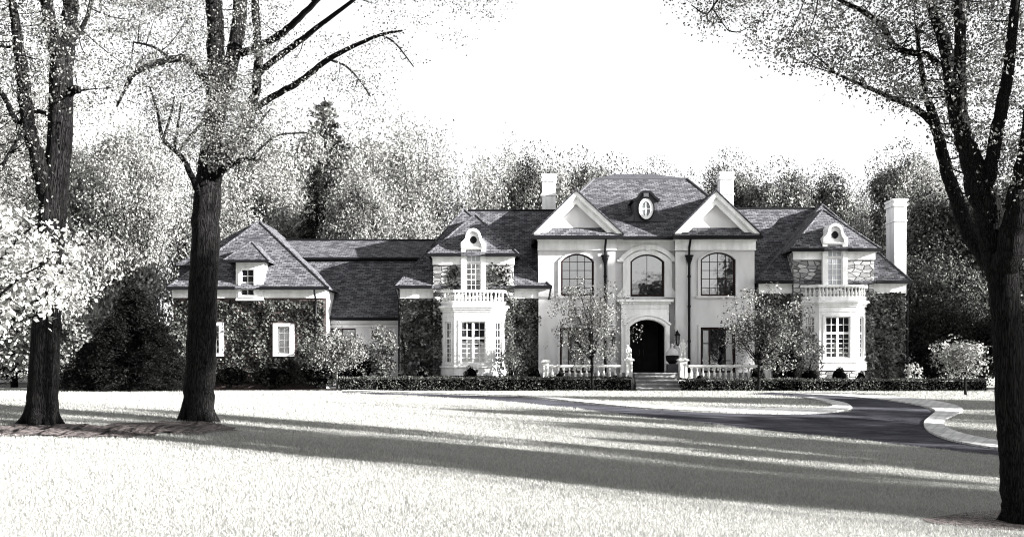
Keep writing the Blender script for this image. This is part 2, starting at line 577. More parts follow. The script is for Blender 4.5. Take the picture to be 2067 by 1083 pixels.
cam = bpy.data.cameras.new('camera'); co = bpy.data.objects.new('camera', cam); COL.objects.link(co)
co.location = (0, 0, EYE); co.rotation_euler = (math.radians(90), 0, 0)
cam.sensor_width = 36; cam.lens = 36 * F / 2067; cam.shift_y = (HY - 541.5) / 2067
cam.clip_start = 0.05; cam.clip_end = 3000
sc.camera = co
sc.view_settings.view_transform = 'Standard'; sc.view_settings.look = 'None'
sc.view_settings.exposure = 2.75; sc.view_settings.gamma = 1.0
sc.view_settings.use_curve_mapping = False
sc.render.engine = 'CYCLES'
sc.cycles.use_denoising = True
sc.cycles.max_bounces = 5; sc.cycles.diffuse_bounces = 2; sc.cycles.glossy_bounces = 2; sc.cycles.transmission_bounces = 3
sc.cycles.pixel_filter_type = 'BLACKMAN_HARRIS'; sc.cycles.filter_width = 1.1

# ------------------------------------------------------------------ ground
def axis(parts):
    a = []
    for lo, hi, st in parts:
        a += list(np.arange(lo, hi, st))
    return a + [parts[-1][1]]


xs = axis([(-600, -100, 100), (-100, -36, 8), (-36, 36, 0.5), (36, 100, 8), (100, 600, 100)])
ys = axis([(-200, -40, 40), (-40, 6, 4), (6, 50, 0.4), (50, 100, 10), (100, 900, 100)])
g = MB()
g.v = [(x, y, ground(x, y)) for y in ys for x in xs]
nx = len(xs)
g.f = [(j * nx + i, j * nx + i + 1, (j + 1) * nx + i + 1, (j + 1) * nx + i) for j in range(len(ys) - 1) for i in range(nx - 1)]
tag(g.build('lawn', 'lawn_turf', smooth=True, uv=False), kind='structure')


def resample(pts, n):
    P = np.array(pts, dtype=float)
    d = np.r_[0, np.cumsum(np.linalg.norm(np.diff(P, axis=0), axis=1))]
    t = np.linspace(0, d[-1], n)
    return np.c_[np.interp(t, d, P[:, 0]), np.interp(t, d, P[:, 1])]


def smooth2(pts, n=5):
    p, _ = smooth_path([(a, b, 0, 1) for a, b in pts], n)
    return [(q[0], q[1]) for q in p]


def strip(mb, A, B, n, m, h, thick=0.0):
    """a sheet between two ground polylines (x, y), draped h above the ground"""
    A = resample(A, n); B = resample(B, n)
    base = len(mb.v)
    for i in range(n):
        for k in range(m + 1):
            q = A[i] + (B[i] - A[i]) * k / m
            mb.v.append((q[0], q[1], ground(q[0], q[1]) + h))
    for i in range(n - 1):
        for k in range(m):
            a = base + i * (m + 1) + k
            mb.f.append((a, a + 1, a + m + 2, a + m + 1))
    if thick:
        for edge in (0, m):
            b2 = len(mb.v)
            for i in range(n):
                x, y, z = mb.v[base + i * (m + 1) + edge]
                mb.v.append((x, y, z)); mb.v.append((x, y, z - thick))
            for i in range(n - 1):
                mb.f.append((b2 + 2 * i, b2 + 2 * i + 2, b2 + 2 * i + 3, b2 + 2 * i + 1))


def G2(pts): return [gpix(a, b)[:2] for a, b in pts]


isl_out = [(1043, 799), (1120, 807), (1200, 816), (1300, 825), (1400, 830.5), (1500, 834), (1600, 835.5), (1660, 834.5), (1700, 830), (1718, 825), (1712, 817), (1685, 810), (1640, 803)]
isl_in = [(1070, 798), (1130, 803.5), (1200, 811), (1300, 818.5), (1400, 823), (1500, 825.5), (1600, 826.5), (1645, 826), (1672, 823), (1680, 820.5), (1676, 816), (1660, 810.5), (1622, 804)]
rp_in = [(1600, 795.5), (1700, 801), (1780, 808), (1835, 815), (1872, 823), (1888, 831), (1878, 841), (1865, 854), (1872, 870), (1905, 886), (1955, 898), (2015, 907), (2120, 918)]
rp_out = [(1630, 794), (1720, 797.5), (1800, 802), (1870, 808), (1920, 817), (1944, 828), (1930, 838), (1908, 849), (1905, 858), (1925, 871), (1965, 882), (2015, 891), (2120, 903)]
asp_up = [(690, 790), (850, 794.5), (960, 798), (1043, 800), (1120, 808), (1200, 817), (1300, 826), (1400, 831.5), (1500, 835), (1600, 836.5), (1700, 831), (1730, 830), (1865, 854), (1872, 870), (1905, 886), (1955, 898), (2015, 907), (2120, 918)]
asp_dn0 = [(690, 793), (850, 799.5), (960, 806), (1043, 812), (1120, 820), (1200, 829), (1300, 841), (1400, 852), (1500, 863), (1600, 874), (1700, 884), (1730, 887), (1865, 903), (1900, 908), (1940, 912), (1980, 916), (2030, 921), (2120, 931)]
dr = MB()
ed = resample(G2(asp_dn0), 220)     # the lawn creeps over the edge of the asphalt
asp_edge = [(x, y + .05 * math.sin(i * .9) + .06 * math.sin(i * .37 + 1) + .05 * rng.normal()) for i, (x, y) in enumerate(ed)]
strip(dr, G2(asp_up), asp_edge, 220, 14, 0.010)
strip(dr, G2([(1500, 795), (1622, 802), (1690, 810), (1718, 818), (1721, 826), (1712, 833)]), G2([(1560, 792), (1700, 800), (1790, 808), (1860, 820), (1888, 832), (1865, 857)]), 60, 12, 0.015)
tag(dr.build('driveway', 'asphalt', smooth=True), kind='structure')


def kerb(name, a, b, label):
    mb = MB(); strip(mb, smooth2(G2(a)), smooth2(G2(b)), 140, 3, 0.06, 0.09)
    return tag(mb.build(name, 'paver'), kind='structure')


kerb('paver_border', isl_out, isl_in, '')
kerb('paver_border', rp_in, rp_out, '')
kerb('paver_border', [(690, 789.2), (850, 793.6), (960, 797), (1035, 799)], [(690, 787.8), (850, 791.5), (960, 794.5), (1045, 796.5)], '')
# mulch beds under the big trees
mul = MB()
bed_a = [(-60, 866), (40, 857), (120, 858), (220, 861), (330, 853), (420, 853), (480, 868)]
bed_b = [(-60, 880), (60, 881), (150, 884), (240, 880), (330, 877), (420, 876), (470, 871)]
def ragged(pts, amp):
    P = resample(pts, 90)
    return [(x + rng.normal() * amp, y + amp * 2.2 * (math.sin(i * .7) * .4 + math.sin(i * 1.9) * .3 + rng.normal() * .25)) for i, (x, y) in enumerate(P)]


strip(mul, ragged(G2(bed_a), .10), ragged(G2(bed_b), .14), 90, 16, 0.030)
tag(mul.build('mulch_bed', 'mulch', smooth=True, uv=False), kind='structure')
mul2 = MB()
strip(mul2, G2([(1860, 1048), (1950, 1035), (2040, 1028), (2140, 1026)]), G2([(1880, 1056), (1960, 1066), (2050, 1070), (2140, 1072)]), 30, 8, 0.012)
tag(mul2.build('mulch_bed', 'mulch', smooth=True, uv=False), kind='structure')
# planting bed soil in front of the house
soil = MB()
soil.box(px(690, 58), px(1278, 58), 57.2, 60.5, -0.1, 0.02); soil.box(px(1372, 58), px(1990, 58), 56.8, 60.5, -0.1, 0.02)
soil.box(px(330, 58), px(688, 58), 57.5, 60.5, -0.1, 0.02)
tag(soil.build('planting_soil', 'mulch', uv=False), kind='structure')


def poly_contains(poly, X, Y):
    inside = np.zeros(len(X), dtype=bool)
    n = len(poly); j = n - 1
    for i in range(n):
        xi, yi = poly[i]; xj, yj = poly[j]
        c = ((yi > Y) != (yj > Y)) & (X < (xj - xi) * (Y - yi) / (yj - yi + 1e-12) + xi)
        inside ^= c; j = i
    return inside


def grass_blades():
    N = 950000
    # density falls with distance so blades stay near one pixel apart
    Yb = 6.6 * np.exp(rng.random(N) * math.log(56 / 6.6))
    Xb = (rng.random(N) - 0.5) * 1.04 * Yb
    keep = np.ones(N, dtype=bool)
    for A, B in ((G2(asp_up), asp_edge), (G2(isl_out), G2(isl_in)), (G2(rp_in), G2(rp_out)), (G2(bed_a), G2(bed_b))):
        poly = list(A) + list(B)[::-1]
        keep &= ~poly_contains(poly, Xb, Yb)
    lp = G2([(1500, 795), (1622, 802), (1690, 810), (1718, 818), (1721, 826), (1712, 833)]) + G2([(1560, 792), (1700, 800), (1790, 808), (1860, 820), (1888, 832), (1865, 857)])[::-1]
    keep &= ~poly_contains(lp, Xb, Yb)
    Xb, Yb = Xb[keep], Yb[keep]; N = len(Xb)
    Zb = ground_np(Xb, Yb)
    h = (0.022 + 0.026 * rng.random(N)) * (Yb / 10) ** 0.45 * (0.75 + 0.35 * np.sin(Yb * 1.9 + 0.25 * Xb + 1.2 * np.sin(Xb * .45)) * np.sin(Xb * .31 + Yb * .7))
    w = (0.0024 + 0.0024 * rng.random(N)) * (Yb / 10) ** 0.9
    an = rng.random(N) * 2 * np.pi
    V = np.empty((N, 3, 3))
    dx, dy = np.cos(an) * w, np.sin(an) * w
    V[:, 0] = np.c_[Xb - dx, Yb - dy, Zb - 0.004]
    V[:, 1] = np.c_[Xb + dx, Yb + dy, Zb - 0.004]
    V[:, 2] = np.c_[Xb + rng.normal(size=N) * h * 0.5, Yb + rng.normal(size=N) * h * 0.5, Zb + h]
    me = raw_mesh('grass', V.reshape(-1, 3), N, 'grass_blade', 3)
    o = bpy.data.objects.new('grass', me); COL.objects.link(o)
    tag(o, 'short mown grass blades across the open lawn', 'grass', kind='stuff')


grass_blades()

# ------------------------------------------------------------------ house helpers
def arc_z(u, u0, u1, zs, rise):
    """segmental arch: springing height zs at u0 and u1, crown at zs + rise"""
    if rise <= 0: return zs
    hw = (u1 - u0) / 2
    R = (hw * hw + rise * rise) / (2 * rise)
    x = u - (u0 + u1) / 2
    return zs + rise - R + math.sqrt(max(0.0, R * R - x * x))


def wall(mb, f, u0, u1, z0, z1, ops, d=0.0, thick=0.3, sides=True):
    """front face at depth d with real openings and reveals; ops = (ua, ub, za, zspring, rise)"""
    br = {u0, u1}
    for o in ops:
        n = 12 if o[4] > 0 else 1
        for k in range(n + 1): br.add(round(o[0] + (o[1] - o[0]) * k / n, 5))
    br = sorted(b for b in br if u0 - 1e-6 <= b <= u1 + 1e-6)
    for a, b in zip(br[:-1], br[1:]):
        if b - a < 1e-5: continue
        m = (a + b) / 2
        lst = sorted([o for o in ops if o[0] < m < o[1]], key=lambda o: o[2])
        ca = cb = z0
        for o in lst:
            if o[2] > ca + 1e-5:
                mb.poly([f.P(a, d, ca), f.P(b, d, cb), f.P(b, d, o[2]), f.P(a, d, o[2])])
                mb.poly([f.P(a, d, o[2]), f.P(b, d, o[2]), f.P(b, d - thick, o[2]), f.P(a, d - thick, o[2])])
            ca, cb = arc_z(a, o[0], o[1], o[3], o[4]), arc_z(b, o[0], o[1], o[3], o[4])
            mb.poly([f.P(a, d - thick, ca), f.P(b, d - thick, cb), f.P(b, d, cb), f.P(a, d, ca)])
        mb.poly([f.P(a, d, ca), f.P(b, d, cb), f.P(b, d, z1), f.P(a, d, z1)])
    for o in ops:
        for u in (o[0], o[1]):
            mb.poly([f.P(u, d, o[2]), f.P(u, d, o[3]), f.P(u, d - thick, o[3]), f.P(u, d - thick, o[2])])
    if sides:
        for u in (u0, u1):
            mb.poly([f.P(u, d, z0), f.P(u, d, z1), f.P(u, d - thick, z1), f.P(u, d - thick, z0)])
        mb.poly([f.P(u0, d, z1), f.P(u1, d, z1), f.P(u1, d - thick, z1), f.P(u0, d - thick, z1)])
        mb.poly([f.P(u0, d, z0), f.P(u1, d, z0), f.P(u1, d - thick, z0), f.P(u0, d - thick, z0)])


def outline(u0, u1, z0, zs, rise, n=12):
    pts = [(u0, z0), (u1, z0)]
    for k in range(n + 1):
        u = u1 + (u0 - u1) * k / n
        pts.append((u, arc_z(u, u0, u1, zs, rise)))
    return pts


def window(parent, f, u0, u1, z0, zs, rise, cols, zbars, d, frame=0.09, bar=0.03, fm='white_trim', glass='glass', mull=(), name='window', barmat=None):
    """frame with glazing bars (one mesh) and its pane as a sub-part; cols = u positions of upright bars, zbars = heights of cross bars"""
    mb = MB()
    o = outline(u0, u1, z0, zs, rise)
    i = outline(u0 + frame, u1 - frame, z0 + frame, zs - (0 if rise > 0 else frame), rise * 0.93 - (0.04 if rise > 0 else 0))
    mb.ring(f, o, i, d - 0.06, d)
    bb = mb if barmat is None else MB()
    for c in cols:
        bb.fbox(f, c - bar / 2, c + bar / 2, d - 0.05, d - 0.018, z0 + frame, arc_z(c, u0, u1, zs, rise) - frame * 0.6)
    for c, w in mull:
        mb.fbox(f, c - w / 2, c + w / 2, d - 0.055, d + 0.012, z0 + frame, arc_z(c, u0, u1, zs, rise) - frame * 0.6)
    for q in zbars:
        z, w = q if isinstance(q, tuple) else (q, bar)
        bb.fbox(f, u0 + frame * 0.9, u1 - frame * 0.9, d - 0.052, d - (0.022 if w <= bar else -0.008), z - w / 2, z + w / 2)
    win = mb.build(name, fm, parent)
    if barmat is not None: bb.build('glazing_bars', barmat, win)
    p = MB(); p.prism(f, outline(u0 + frame * .5, u1 - frame * .5, z0 + frame * .5, zs, rise * 0.95), d - 0.045, d - 0.035)
    p.build('pane', glass, win)
    return win


def spread(a, b, n): return [a + (b - a) * (k + 1) / (n + 1) for k in range(n)]


def roof_slab(mb, pts, t=0.10):
    """a roof plane with thickness"""
    n = len(pts)
    P = [tuple(p) for p in pts] + [(p[0], p[1], p[2] - t) for p in pts]
    mb.add(P, [tuple(range(n)), tuple(range(2 * n - 1, n - 1, -1))] + [(i, i + n, (i + 1) % n + n, (i + 1) % n) for i in range(n)])


def hip_roof(x0, x1, y0, y1, z0, ra, rb):
    """planes of a hipped roof over a rectangle; ra, rb = ridge ends (x, y, z)"""
    a, b, c, d = (x0, y0, z0), (x1, y0, z0), (x1, y1, z0), (x0, y1, z0)
    return a, b, c, d


def caps(mb, lines, r=0.07):
    for p, q in lines:
        mb.tube([p, q], [r, r], 6)


def baluster_mesh(h):
    r = 0.075
    mb = MB()
    mb.lathe(0, 0, 0, [(r * 1.15, 0), (r * 1.15, h * .07), (r * .6, h * .1), (r * .75, h * .16), (r * 1.15, h * .32), (r * 1.0, h * .45), (r * .55, h * .68), (r * .45, h * .82), (r * .8, h * .86), (r * .55, h * .9), (r * 1.1, h * .93), (r * 1.1, h)], 10)
    return mb


BAL = {}


def baluster(parent, x, y, z, h):
    key = round(h, 3)
    if key not in BAL:
        mb = baluster_mesh(h); o = mb.build('baluster', 'stone_trim', None, smooth=False, uv=False)
        BAL[key] = o; first = True
    else:
        o = BAL[key].copy(); COL.objects.link(o)
    o.parent = parent
    o.location = Vector((x, y, z)) - root_loc(parent)
    return o


# ================================================================== the mansion
MAN = thing('mansion', (7.0, 60.0, 0.0), 'large pale stucco mansion with steep shingled roofs, twin pediments, bay windows and ivy', 'mansion')
YS, YC = 60.0, 60.42           # front of the two side bays, front of the middle bay
xl0, xl1 = px(1087, YS), px(1241, YS)
xr0, xr1 = px(1364, YS), px(1523, YS)
EAVE = pz(479, 59.4)
TER = pz(751, 59.0)            # terrace level
fS = Fr(0, YS); fC = Fr(0, YC)


def zz(y, Y=YS): return pz(y, Y)
def xx_(x, Y=YS): return px(x, Y)


# --- walls of the main block
opsL = [(xx_(1132), xx_(1199), zz(597), zz(527), 0.42), (xx_(1130), xx_(1196), zz(752), zz(660), 0)]
opsR = [(xx_(1414), xx_(1485), zz(597), zz(524), 0.42), (xx_(1414), xx_(1485), zz(752), zz(660), 0)]
opsC = [(px(1272, YC), px(1341, YC), pz(598, YC), pz(528, YC), 0.42)]
w = MB(); wall(w, fS, xl0, xl1, -0.2, EAVE, opsL, 0, 0.35)
w.box(xl0, xl0 + 0.3, YS + 0.35, 71, -0.2, EAVE)
w.build('wall', 'stucco', MAN)
w = MB(); wall(w, fS, xr0, xr1, -0.2, EAVE, opsR, 0, 0.35)
w.box(xr1 - 0.3, xr1, YS + 0.35, 71, -0.2, EAVE)
w.build('wall', 'stucco', MAN)
w = MB()
opsC2 = opsC + [(px(1268, YC), px(1345, YC), -0.2, pz(640, YC), 0)]
wall(w, fC, xl1 + 0.001, xr0 - 0.001, -0.2, EAVE - 0.02, opsC2, 0, 0.35)
w.build('wall', 'stucco', MAN)
# corner strips
w = MB()
for a, b in ((xx_(1226), xl1 + 0.03), (xr0 - 0.03, xx_(1384))):
    w.fbox(fS, a, b, 0.002, 0.10, TER, EAVE - 0.75)
w.build('pilaster', 'stucco', MAN)

# --- frieze and cornice
fr = MB()
for a, b, f in ((xl0 - 0.04, xl1 + 0.06, fS), (xr0 - 0.06, xr1 + 0.04, fS)):
    fr.fbox(f, a, b, 0.004, 0.14, zz(503), zz(486))
    fr.fbox(f, a - 0.05, b + 0.05, 0.006, 0.24, zz(486), zz(482.5))
    fr.fbox(f, a - 0.10, b + 0.10, 0.008, 0.40, zz(482.5), EAVE - 0.03)
    fr.fbox(f, a - 0.02, b + 0.02, 0.006, 0.18, zz(505), zz(503))
fr.fbox(fC, xl1 + 0.065, xr0 - 0.065, 0.004, 0.12, zz(503), zz(486))
fr.fbox(fC, xl1 + 0.07, xr0 - 0.07, 0.006, 0.22, zz(486), zz(482.5))
fr.fbox(fC, xl1 + 0.12, xr0 - 0.12, 0.008, 0.42, zz(482.5), EAVE - 0.03)
fr.fbox(fC, xl1 + 0.066, xr0 - 0.066, 0.006, 0.16, zz(505), zz(503))
fr.build('cornice', 'white_trim', MAN)

# --- windows
zb = lambda a, b, n: spread(a, b, n)
for (a, b, z0, zs, r), f in ((opsL[0], fS), (opsR[0], fS)):
    zbs = [zz(580), zz(562), zz(545), zz(528)]
    window(MAN, f, a, b, z0, zs, r, spread(a + .09, b - .09, 3), zbs, -0.16, 0.11, 0.035, 'dark_frame')
    # moulded surround and sill
    s = MB()
    s.ring(f, outline(a - 0.16, b + 0.16, z0, zs, r + 0.1)[1:] + [(a - 0.16, z0)], outline(a, b, z0, zs, r)[1:] + [(a, z0)], 0.003, 0.07, closed=False)
    s.fbox(f, a - 0.26, b + 0.26, 0.004, 0.16, z0 - 0.12, z0 - 0.002)
    s.build('window_surround', 'stucco', MAN)
a, b, z0, zs, r = opsC[0]
window(MAN, fC, a, b, z0, zs, r, [(a + b) / 2], [], -0.14, 0.12, 0.03, 'dark_frame')
s = MB()
s.ring(fC, outline(a - 0.42, b + 0.42, z0 - 0.05, zs, r + 0.22)[1:] + [(a - 0.42, z0 - 0.05)], outline(a, b, z0 - 0.05, zs, r)[1:] + [(a, z0 - 0.05)], 0.003, 0.13, closed=False)
s.ring(fC, [(q[0], q[1]) for q in outline(a - 0.66, b + 0.66, zs + 0.1, zs + 0.12, r + 0.42)[2:]], [(q[0], q[1]) for q in outline(a - 0.44, b + 0.44, zs + 0.1, zs + 0.02, r + 0.26)[2:]], 0.003, 0.24, closed=False)
for sg, q in ((-1, a - 0.55), (1, b + 0.55)):     # hood ends and scrolled feet
    s.fbox(fC, q - 0.2, q + 0.2, 0.006, 0.22, zs - 0.02, zs + 0.10)
    s.prism(fC, [(q + sg * 0.2, z0 - 0.05), (q + sg * 0.14, z0 + 0.14), (q - sg * 0.02, z0 + 0.35), (q - sg * 0.125, z0 + 0.5), (q - sg * 0.125, z0 - 0.05)][::sg], 0.005, 0.11)
s.fbox(fC, (a + b) / 2 - 0.10, (a + b) / 2 + 0.10, 0.01, 0.28, zs + r + 0.18, zs + r + 0.5)
s.build('window_surround', 'white_trim', MAN)
for (a, b, z0, zs, r) in (opsL[1], opsR[1]):
    window(MAN, fS, a, b, z0, zs, 0, [], [], -0.12, 0.12, 0.04, 'dark_frame', name='french_window', mull=[(a + (b - a) * .27, .05), (a + (b - a) * .72, .05)])
    c = MB()
    for u0, u1 in ((a + .17, a + .17 + .30), (b - .17 - .36, b - .17)):
        for z_0, z_1 in ((z0 + .14, z0 + .66), (z0 + .72, z0 + 1.62), (z0 + 1.68, z0 + 2.38)):
            c.fbox(fS, u0, u1, -0.155, -0.150, z_0, z_1)
    c.build('curtain', 'curtain', MAN)
    s = MB()
    s.ring(fS, [(b + .13, z0), (b + .13, zs + .13), (a - .13, zs + .13), (a - .13, z0)], [(b, z0), (b, zs), (a, zs), (a, z0)], 0.003, 0.05, closed=False)
    s.build('window_surround', 'stucco', MAN)

# --- entrance portal: slab with arched opening, reveal, door
YP = 60.02
fP = Fr(0, YP)
pa, pb = px(1254, YP), px(1350, YP)
da, db = px(1271.5, YP), px(1342.5, YP)
pt = MB()
wall(pt, fP, pa, pb, TER - 0.3, pz(613, YP), [(da, db, TER - 0.25, pz(659, YP), 0.40)], 0, 0.38)
pt.fbox(fP, pa - .10, pb + .10, -0.35, 0.10, pz(613, YP), pz(609, YP))
pt.fbox(fP, pa - .24, pb + .24, -0.35, 0.24, pz(609, YP), pz(604, YP))
pt.fbox(fP, pa - .02, pb + .02, 0.003, 0.05, pz(622, YP), pz(620, YP))
o1 = outline(da - .26, db + .26, TER, pz(657, YP), 0.52)[1:] + [(da - .26, TER)]
o2 = outline(da - .06, db + .06, TER, pz(658.5, YP), 0.42)[1:] + [(da - .06, TER)]
pt.ring(fP, o1, o2, 0.003, 0.045, closed=False)
o1 = outline(da - .36, db + .36, pz(655, YP), pz(654, YP), 0.58)[2:]
o2 = outline(da - .27, db + .27, pz(655, YP), pz(656, YP), 0.53)[2:]
pt.ring(fP, o1, o2, 0.002, 0.085, closed=False)
pt.build('entrance_portal', 'white_trim', MAN)
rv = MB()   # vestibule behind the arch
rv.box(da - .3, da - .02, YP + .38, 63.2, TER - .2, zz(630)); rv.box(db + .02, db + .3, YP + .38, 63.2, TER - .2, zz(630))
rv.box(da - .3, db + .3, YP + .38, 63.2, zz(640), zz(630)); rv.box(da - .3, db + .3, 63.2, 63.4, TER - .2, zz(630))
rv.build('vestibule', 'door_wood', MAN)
dm = MB()
fD = Fr(0, 62.9)
mid = (da + db) / 2
dl = []
for k, (a, b) in enumerate(((da, mid - .012), (mid + .012, db))):
    m2 = MB()
    m2.fbox(fD, a, b, -.05, .0, TER, TER + 2.6)
    m2.fbox(fD, a + .15, b - .15, .002, .03, TER + .2, TER + 1.0); m2.fbox(fD, a + .15, b - .15, .002, .03, TER + 1.15, TER + 2.45)
    dd = m2.build('door', 'door_wood', MAN)
    h = MB(); hx = mid + (-.12 if k == 0 else .12)
    h.fbox(fD, hx - .02, hx + .02, .05, .09, TER + .95, TER + 1.3); h.fbox(fD, hx - .02, hx + .02, .0, .09, TER + .95, TER + .99); h.fbox(fD, hx - .02, hx + .02, .0, .09, TER + 1.26, TER + 1.3)
    h.build('handle', 'lead', dd)

# --- terrace and steps
t = MB()
t.box(px(1100, 58.5), px(1555, 58.5), 58.0, YC + .3, -0.2, TER - 0.02)
t.build('terrace', 'step_stone', MAN)
st = MB()
sx0, sx1 = px(1284, 57.3), px(1366, 57.3)
n = 5
for k in range(n):
    z1 = TER * (n - k) / n - 0.012 - 0.002 * k
    y0 = 57.75 - 0.36 * k
    st.box(sx0 - 0.02 * k, sx1 + 0.02 * k, y0, 58.3, -0.2 + 0.005 * k, z1 - 0.05)
    st.box(sx0 - 0.04 - 0.02 * k, sx1 + 0.04 + 0.02 * k, y0 - 0.10, 58.29, z1 - 0.049, z1)
st.build('steps', 'step_stone', MAN)

# --- main hipped roof with flat-topped ridge
RY, RB = 65.0, 69.5
rz = pz(361, RY)
rx0, rx1 = px(1199, RY), px(1387, RY)
ex0, ex1 = px(1074, 59.4), px(1537, 59.4)
ye, yb = 59.45, 73.5
A, B, C, D = (ex0, ye, EAVE), (ex1, ye, EAVE), (ex1, yb, EAVE), (ex0, yb, EAVE)
a, b, c, d = (rx0, RY, rz), (rx1, RY, rz), (rx1, RB, rz), (rx0, RB, rz)
r = MB()
roof_slab(r, [A, B, b, a]); roof_slab(r, [C, D, d, c]); roof_slab(r, [D, A, a, d]); roof_slab(r, [B, C, c, b])
mr = r.build('roof', 'shingle', MAN)
r = MB()   # low crown over the ridge
zt = pz(352.5, RY + 1.6)
m1, m2 = (rx0 + 1.5, RY + 1.6, zt + .02), (rx1 - 1.9, RY + 1.6, zt + .02)
for q in ([a, b, m2, m1], [b, c, m2], [c, d, m1, m2], [d, a, m1]): roof_slab(r, [(x, y, z + 0.02) for x, y, z in q], 0.05)
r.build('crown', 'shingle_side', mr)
r = MB(); caps(r, [(a, b), (B, b), (A, a), (a, d), (b, c)], 0.075); r.build('ridge_cap', 'lead', mr)

# --- gables with pediments
def gable(apx, x0, x1, name):
    Yg = 59.5
    ax, az = px(apx[0], Yg), pz(apx[1], Yg)
    gx0, gx1 = px(x0, Yg), px(x1, Yg)
    gz = pz(472, Yg)
    f = Fr(0, Yg)
    k = MB()      # raking cornice: a band with two steps
    def off(t):   # inset triangle
        s0 = (az - gz) / (ax - gx0); s1 = (az - gz) / (gx1 - ax)
        h = az - t * math.sqrt(1 + ((s0 + s1) / 2) ** 2)
        return [(ax - (h - gz) / s0, gz), (ax, h), (ax + (h - gz) / s1, gz)]
    T0, T1, T2, T3 = off(0.0), off(0.20), off(0.26), off(0.50)
    k.ring(f, T0, T1, -0.30, 0.14, closed=False)
    k.ring(f, T1, T2, -0.30, 0.06, closed=False)
    k.ring(f, T2, T3, -0.30, -0.02, closed=False)
    gp = k.build('pediment', 'white_trim', MAN)
    k = MB(); k.prism(f, T2, -0.55, -0.31); k.build('tympanum', 'stucco', gp)
    r = MB()
    yb_ = 59.45 + (az - EAVE) / ((rz - EAVE) / (RY - ye)) + 0.25
    yf = Yg - 0.22
    e0, e1 = off(-0.06), off(0)
    up = 0.03
    pL, pA, pR = e0
    roof_slab(r, [(pL[0], yf, pL[1] + up), (pA[0], yf, pA[1] + up), (pA[0], yb_, pA[1] + up), (pL[0], yb_, pL[1] + up)], 0.08)
    roof_slab(r, [(pA[0] + .001, yf, pA[1] + up), (pR[0], yf, pR[1] + up), (pR[0], yb_, pR[1] + up), (pA[0] + .001, yb_, pA[1] + up)], 0.08)
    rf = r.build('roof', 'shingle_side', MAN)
    r = MB(); caps(r, [((pA[0], yf, pA[1] + up), (pA[0], yb_, pA[1] + up))], 0.06); r.build('ridge_cap', 'lead', rf)
    r = MB()      # pent roof across the foot of the pediment
    zt_ = pz(459, Yg + .3)
    roof_slab(r, [(gx0 - .02, ye - .12, EAVE + 0.10), (gx1 + .02, ye - .12, EAVE + 0.10), (gx1 - .45, Yg + .32, zt_), (gx0 + .45, Yg + .32, zt_)], 0.06)
    r.build('pent_roof', 'shingle', MAN)


gable((1163, 386), 1077, 1256, 'left'); gable((1445, 387), 1361, 1533, 'right')
# --- gutters
gt = MB()
gt.box(ex0 - .05, px(1258, 59.3), 59.18, 59.33, EAVE - 0.09, EAVE + 0.09); gt.box(px(1358, 59.3), ex1 + .05, 59.18, 59.33, EAVE - 0.09, EAVE + 0.09)
gt.box(px(1258, 59.5), px(1358, 59.5), 59.40, 59.56, EAVE - 0.12, EAVE + 0.06)
gt.build('gutter', 'black_metal', MAN)

# --- downspouts with hopper heads
for x in (1221.5, 1391):
    X = px(x, 59.85)
    m = MB()
    m.tube([(X, 59.3, EAVE - .05), (X, 59.55, EAVE - .3), (X, 59.80, EAVE - .5), (X, 59.82, zz(516))], [.065] * 4, 8)
    m.tube([(X, 59.82, zz(533)), (X, 59.82, TER - 0.1)], [.075, .075], 8)
    for y in (560, 620, 690): m.tube([(X, 59.82, zz(y)), (X, 59.82, zz(y) + .1)], [.1, .1], 8)
    dsp = m.build('downspout', 'black_metal', MAN)
    h = MB()
    h.lathe(X, 59.82, zz(535), [(.08, 0), (.10, .12), (.17, .3), (.19, .34), (.19, .44), (.25, .47), (.25, .55)], 8)
    h.build('hopper_head', 'black_metal', dsp)

# --- oval dormer
YD = 60.75
fO = Fr(0, YD)
def od(pts): return [(px(x, YD), pz(y, YD)) for x, y in pts]
body = od([(1281, 447), (1281, 431), (1279.5, 406), (1287, 402), (1294.5, 391.5), (1299, 388.5), (1309, 388.5), (1313, 391), (1327, 405.5), (1327, 429), (1328, 447)])
m = MB(); m.prism(fO, body, -2.6, 0.0)
dorm = m.build('dormer', 'lead', MAN)
m = MB()
m.prism(fO, od([(1264, 442.5), (1274, 437), (1280.5, 430), (1280.5, 446), (1266, 446)]), -0.8, -0.02)
m.prism(fO, od([(1327.5, 429), (1334, 437), (1346, 444), (1343, 447), (1327.5, 447)]), -0.8, -0.02)
m.build('scroll_foot', 'lead', dorm)
m = MB()
m.ring(fO, od([(1274, 405), (1278, 401.5), (1286, 398.5), (1292, 388.5), (1298, 385.5), (1310, 385.5), (1316, 388.5), (1322, 396.5), (1331, 402), (1331, 406)]),
       od([(1279.5, 407), (1280, 406), (1287.5, 403), (1295, 393), (1299, 390), (1309, 390), (1313, 392.5), (1320, 400), (1327, 406), (1327, 408)]), -2.4, 0.16, closed=False)
m.build('hood', 'black_metal', dorm)
m = MB(); m.fbox(fO, px(1298.5, YD), px(1308.5, YD), 0.01, 0.2, pz(401, YD), pz(390.5, YD)); m.build('keystone', 'lead', dorm)
def oval(rx, ry, n=32): return [(px(1303.6 + rx * math.cos(2 * math.pi * k / n), YD), pz(421.8 + ry * math.sin(2 * math.pi * k / n), YD)) for k in range(n)]
m = MB(); m.ring(fO, oval(17, 24), oval(14.7, 21.3), 0.002, 0.20); m.build('oval_rim', 'black_metal', dorm)
m = MB(); m.ring(fO, oval(14.6, 21.2), oval(8.8, 15.2), 0.004, 0.16)
cx_, cz_ = px(1303.6, YD), pz(421.8, YD)
m.fbox(fO, cx_ - .04, cx_ + .04, 0.03, 0.09, pz(437, YD), pz(407, YD)); m.fbox(fO, px(1294.7, YD), px(1312.5, YD), 0.035, 0.085, cz_ - .035, cz_ + .035)
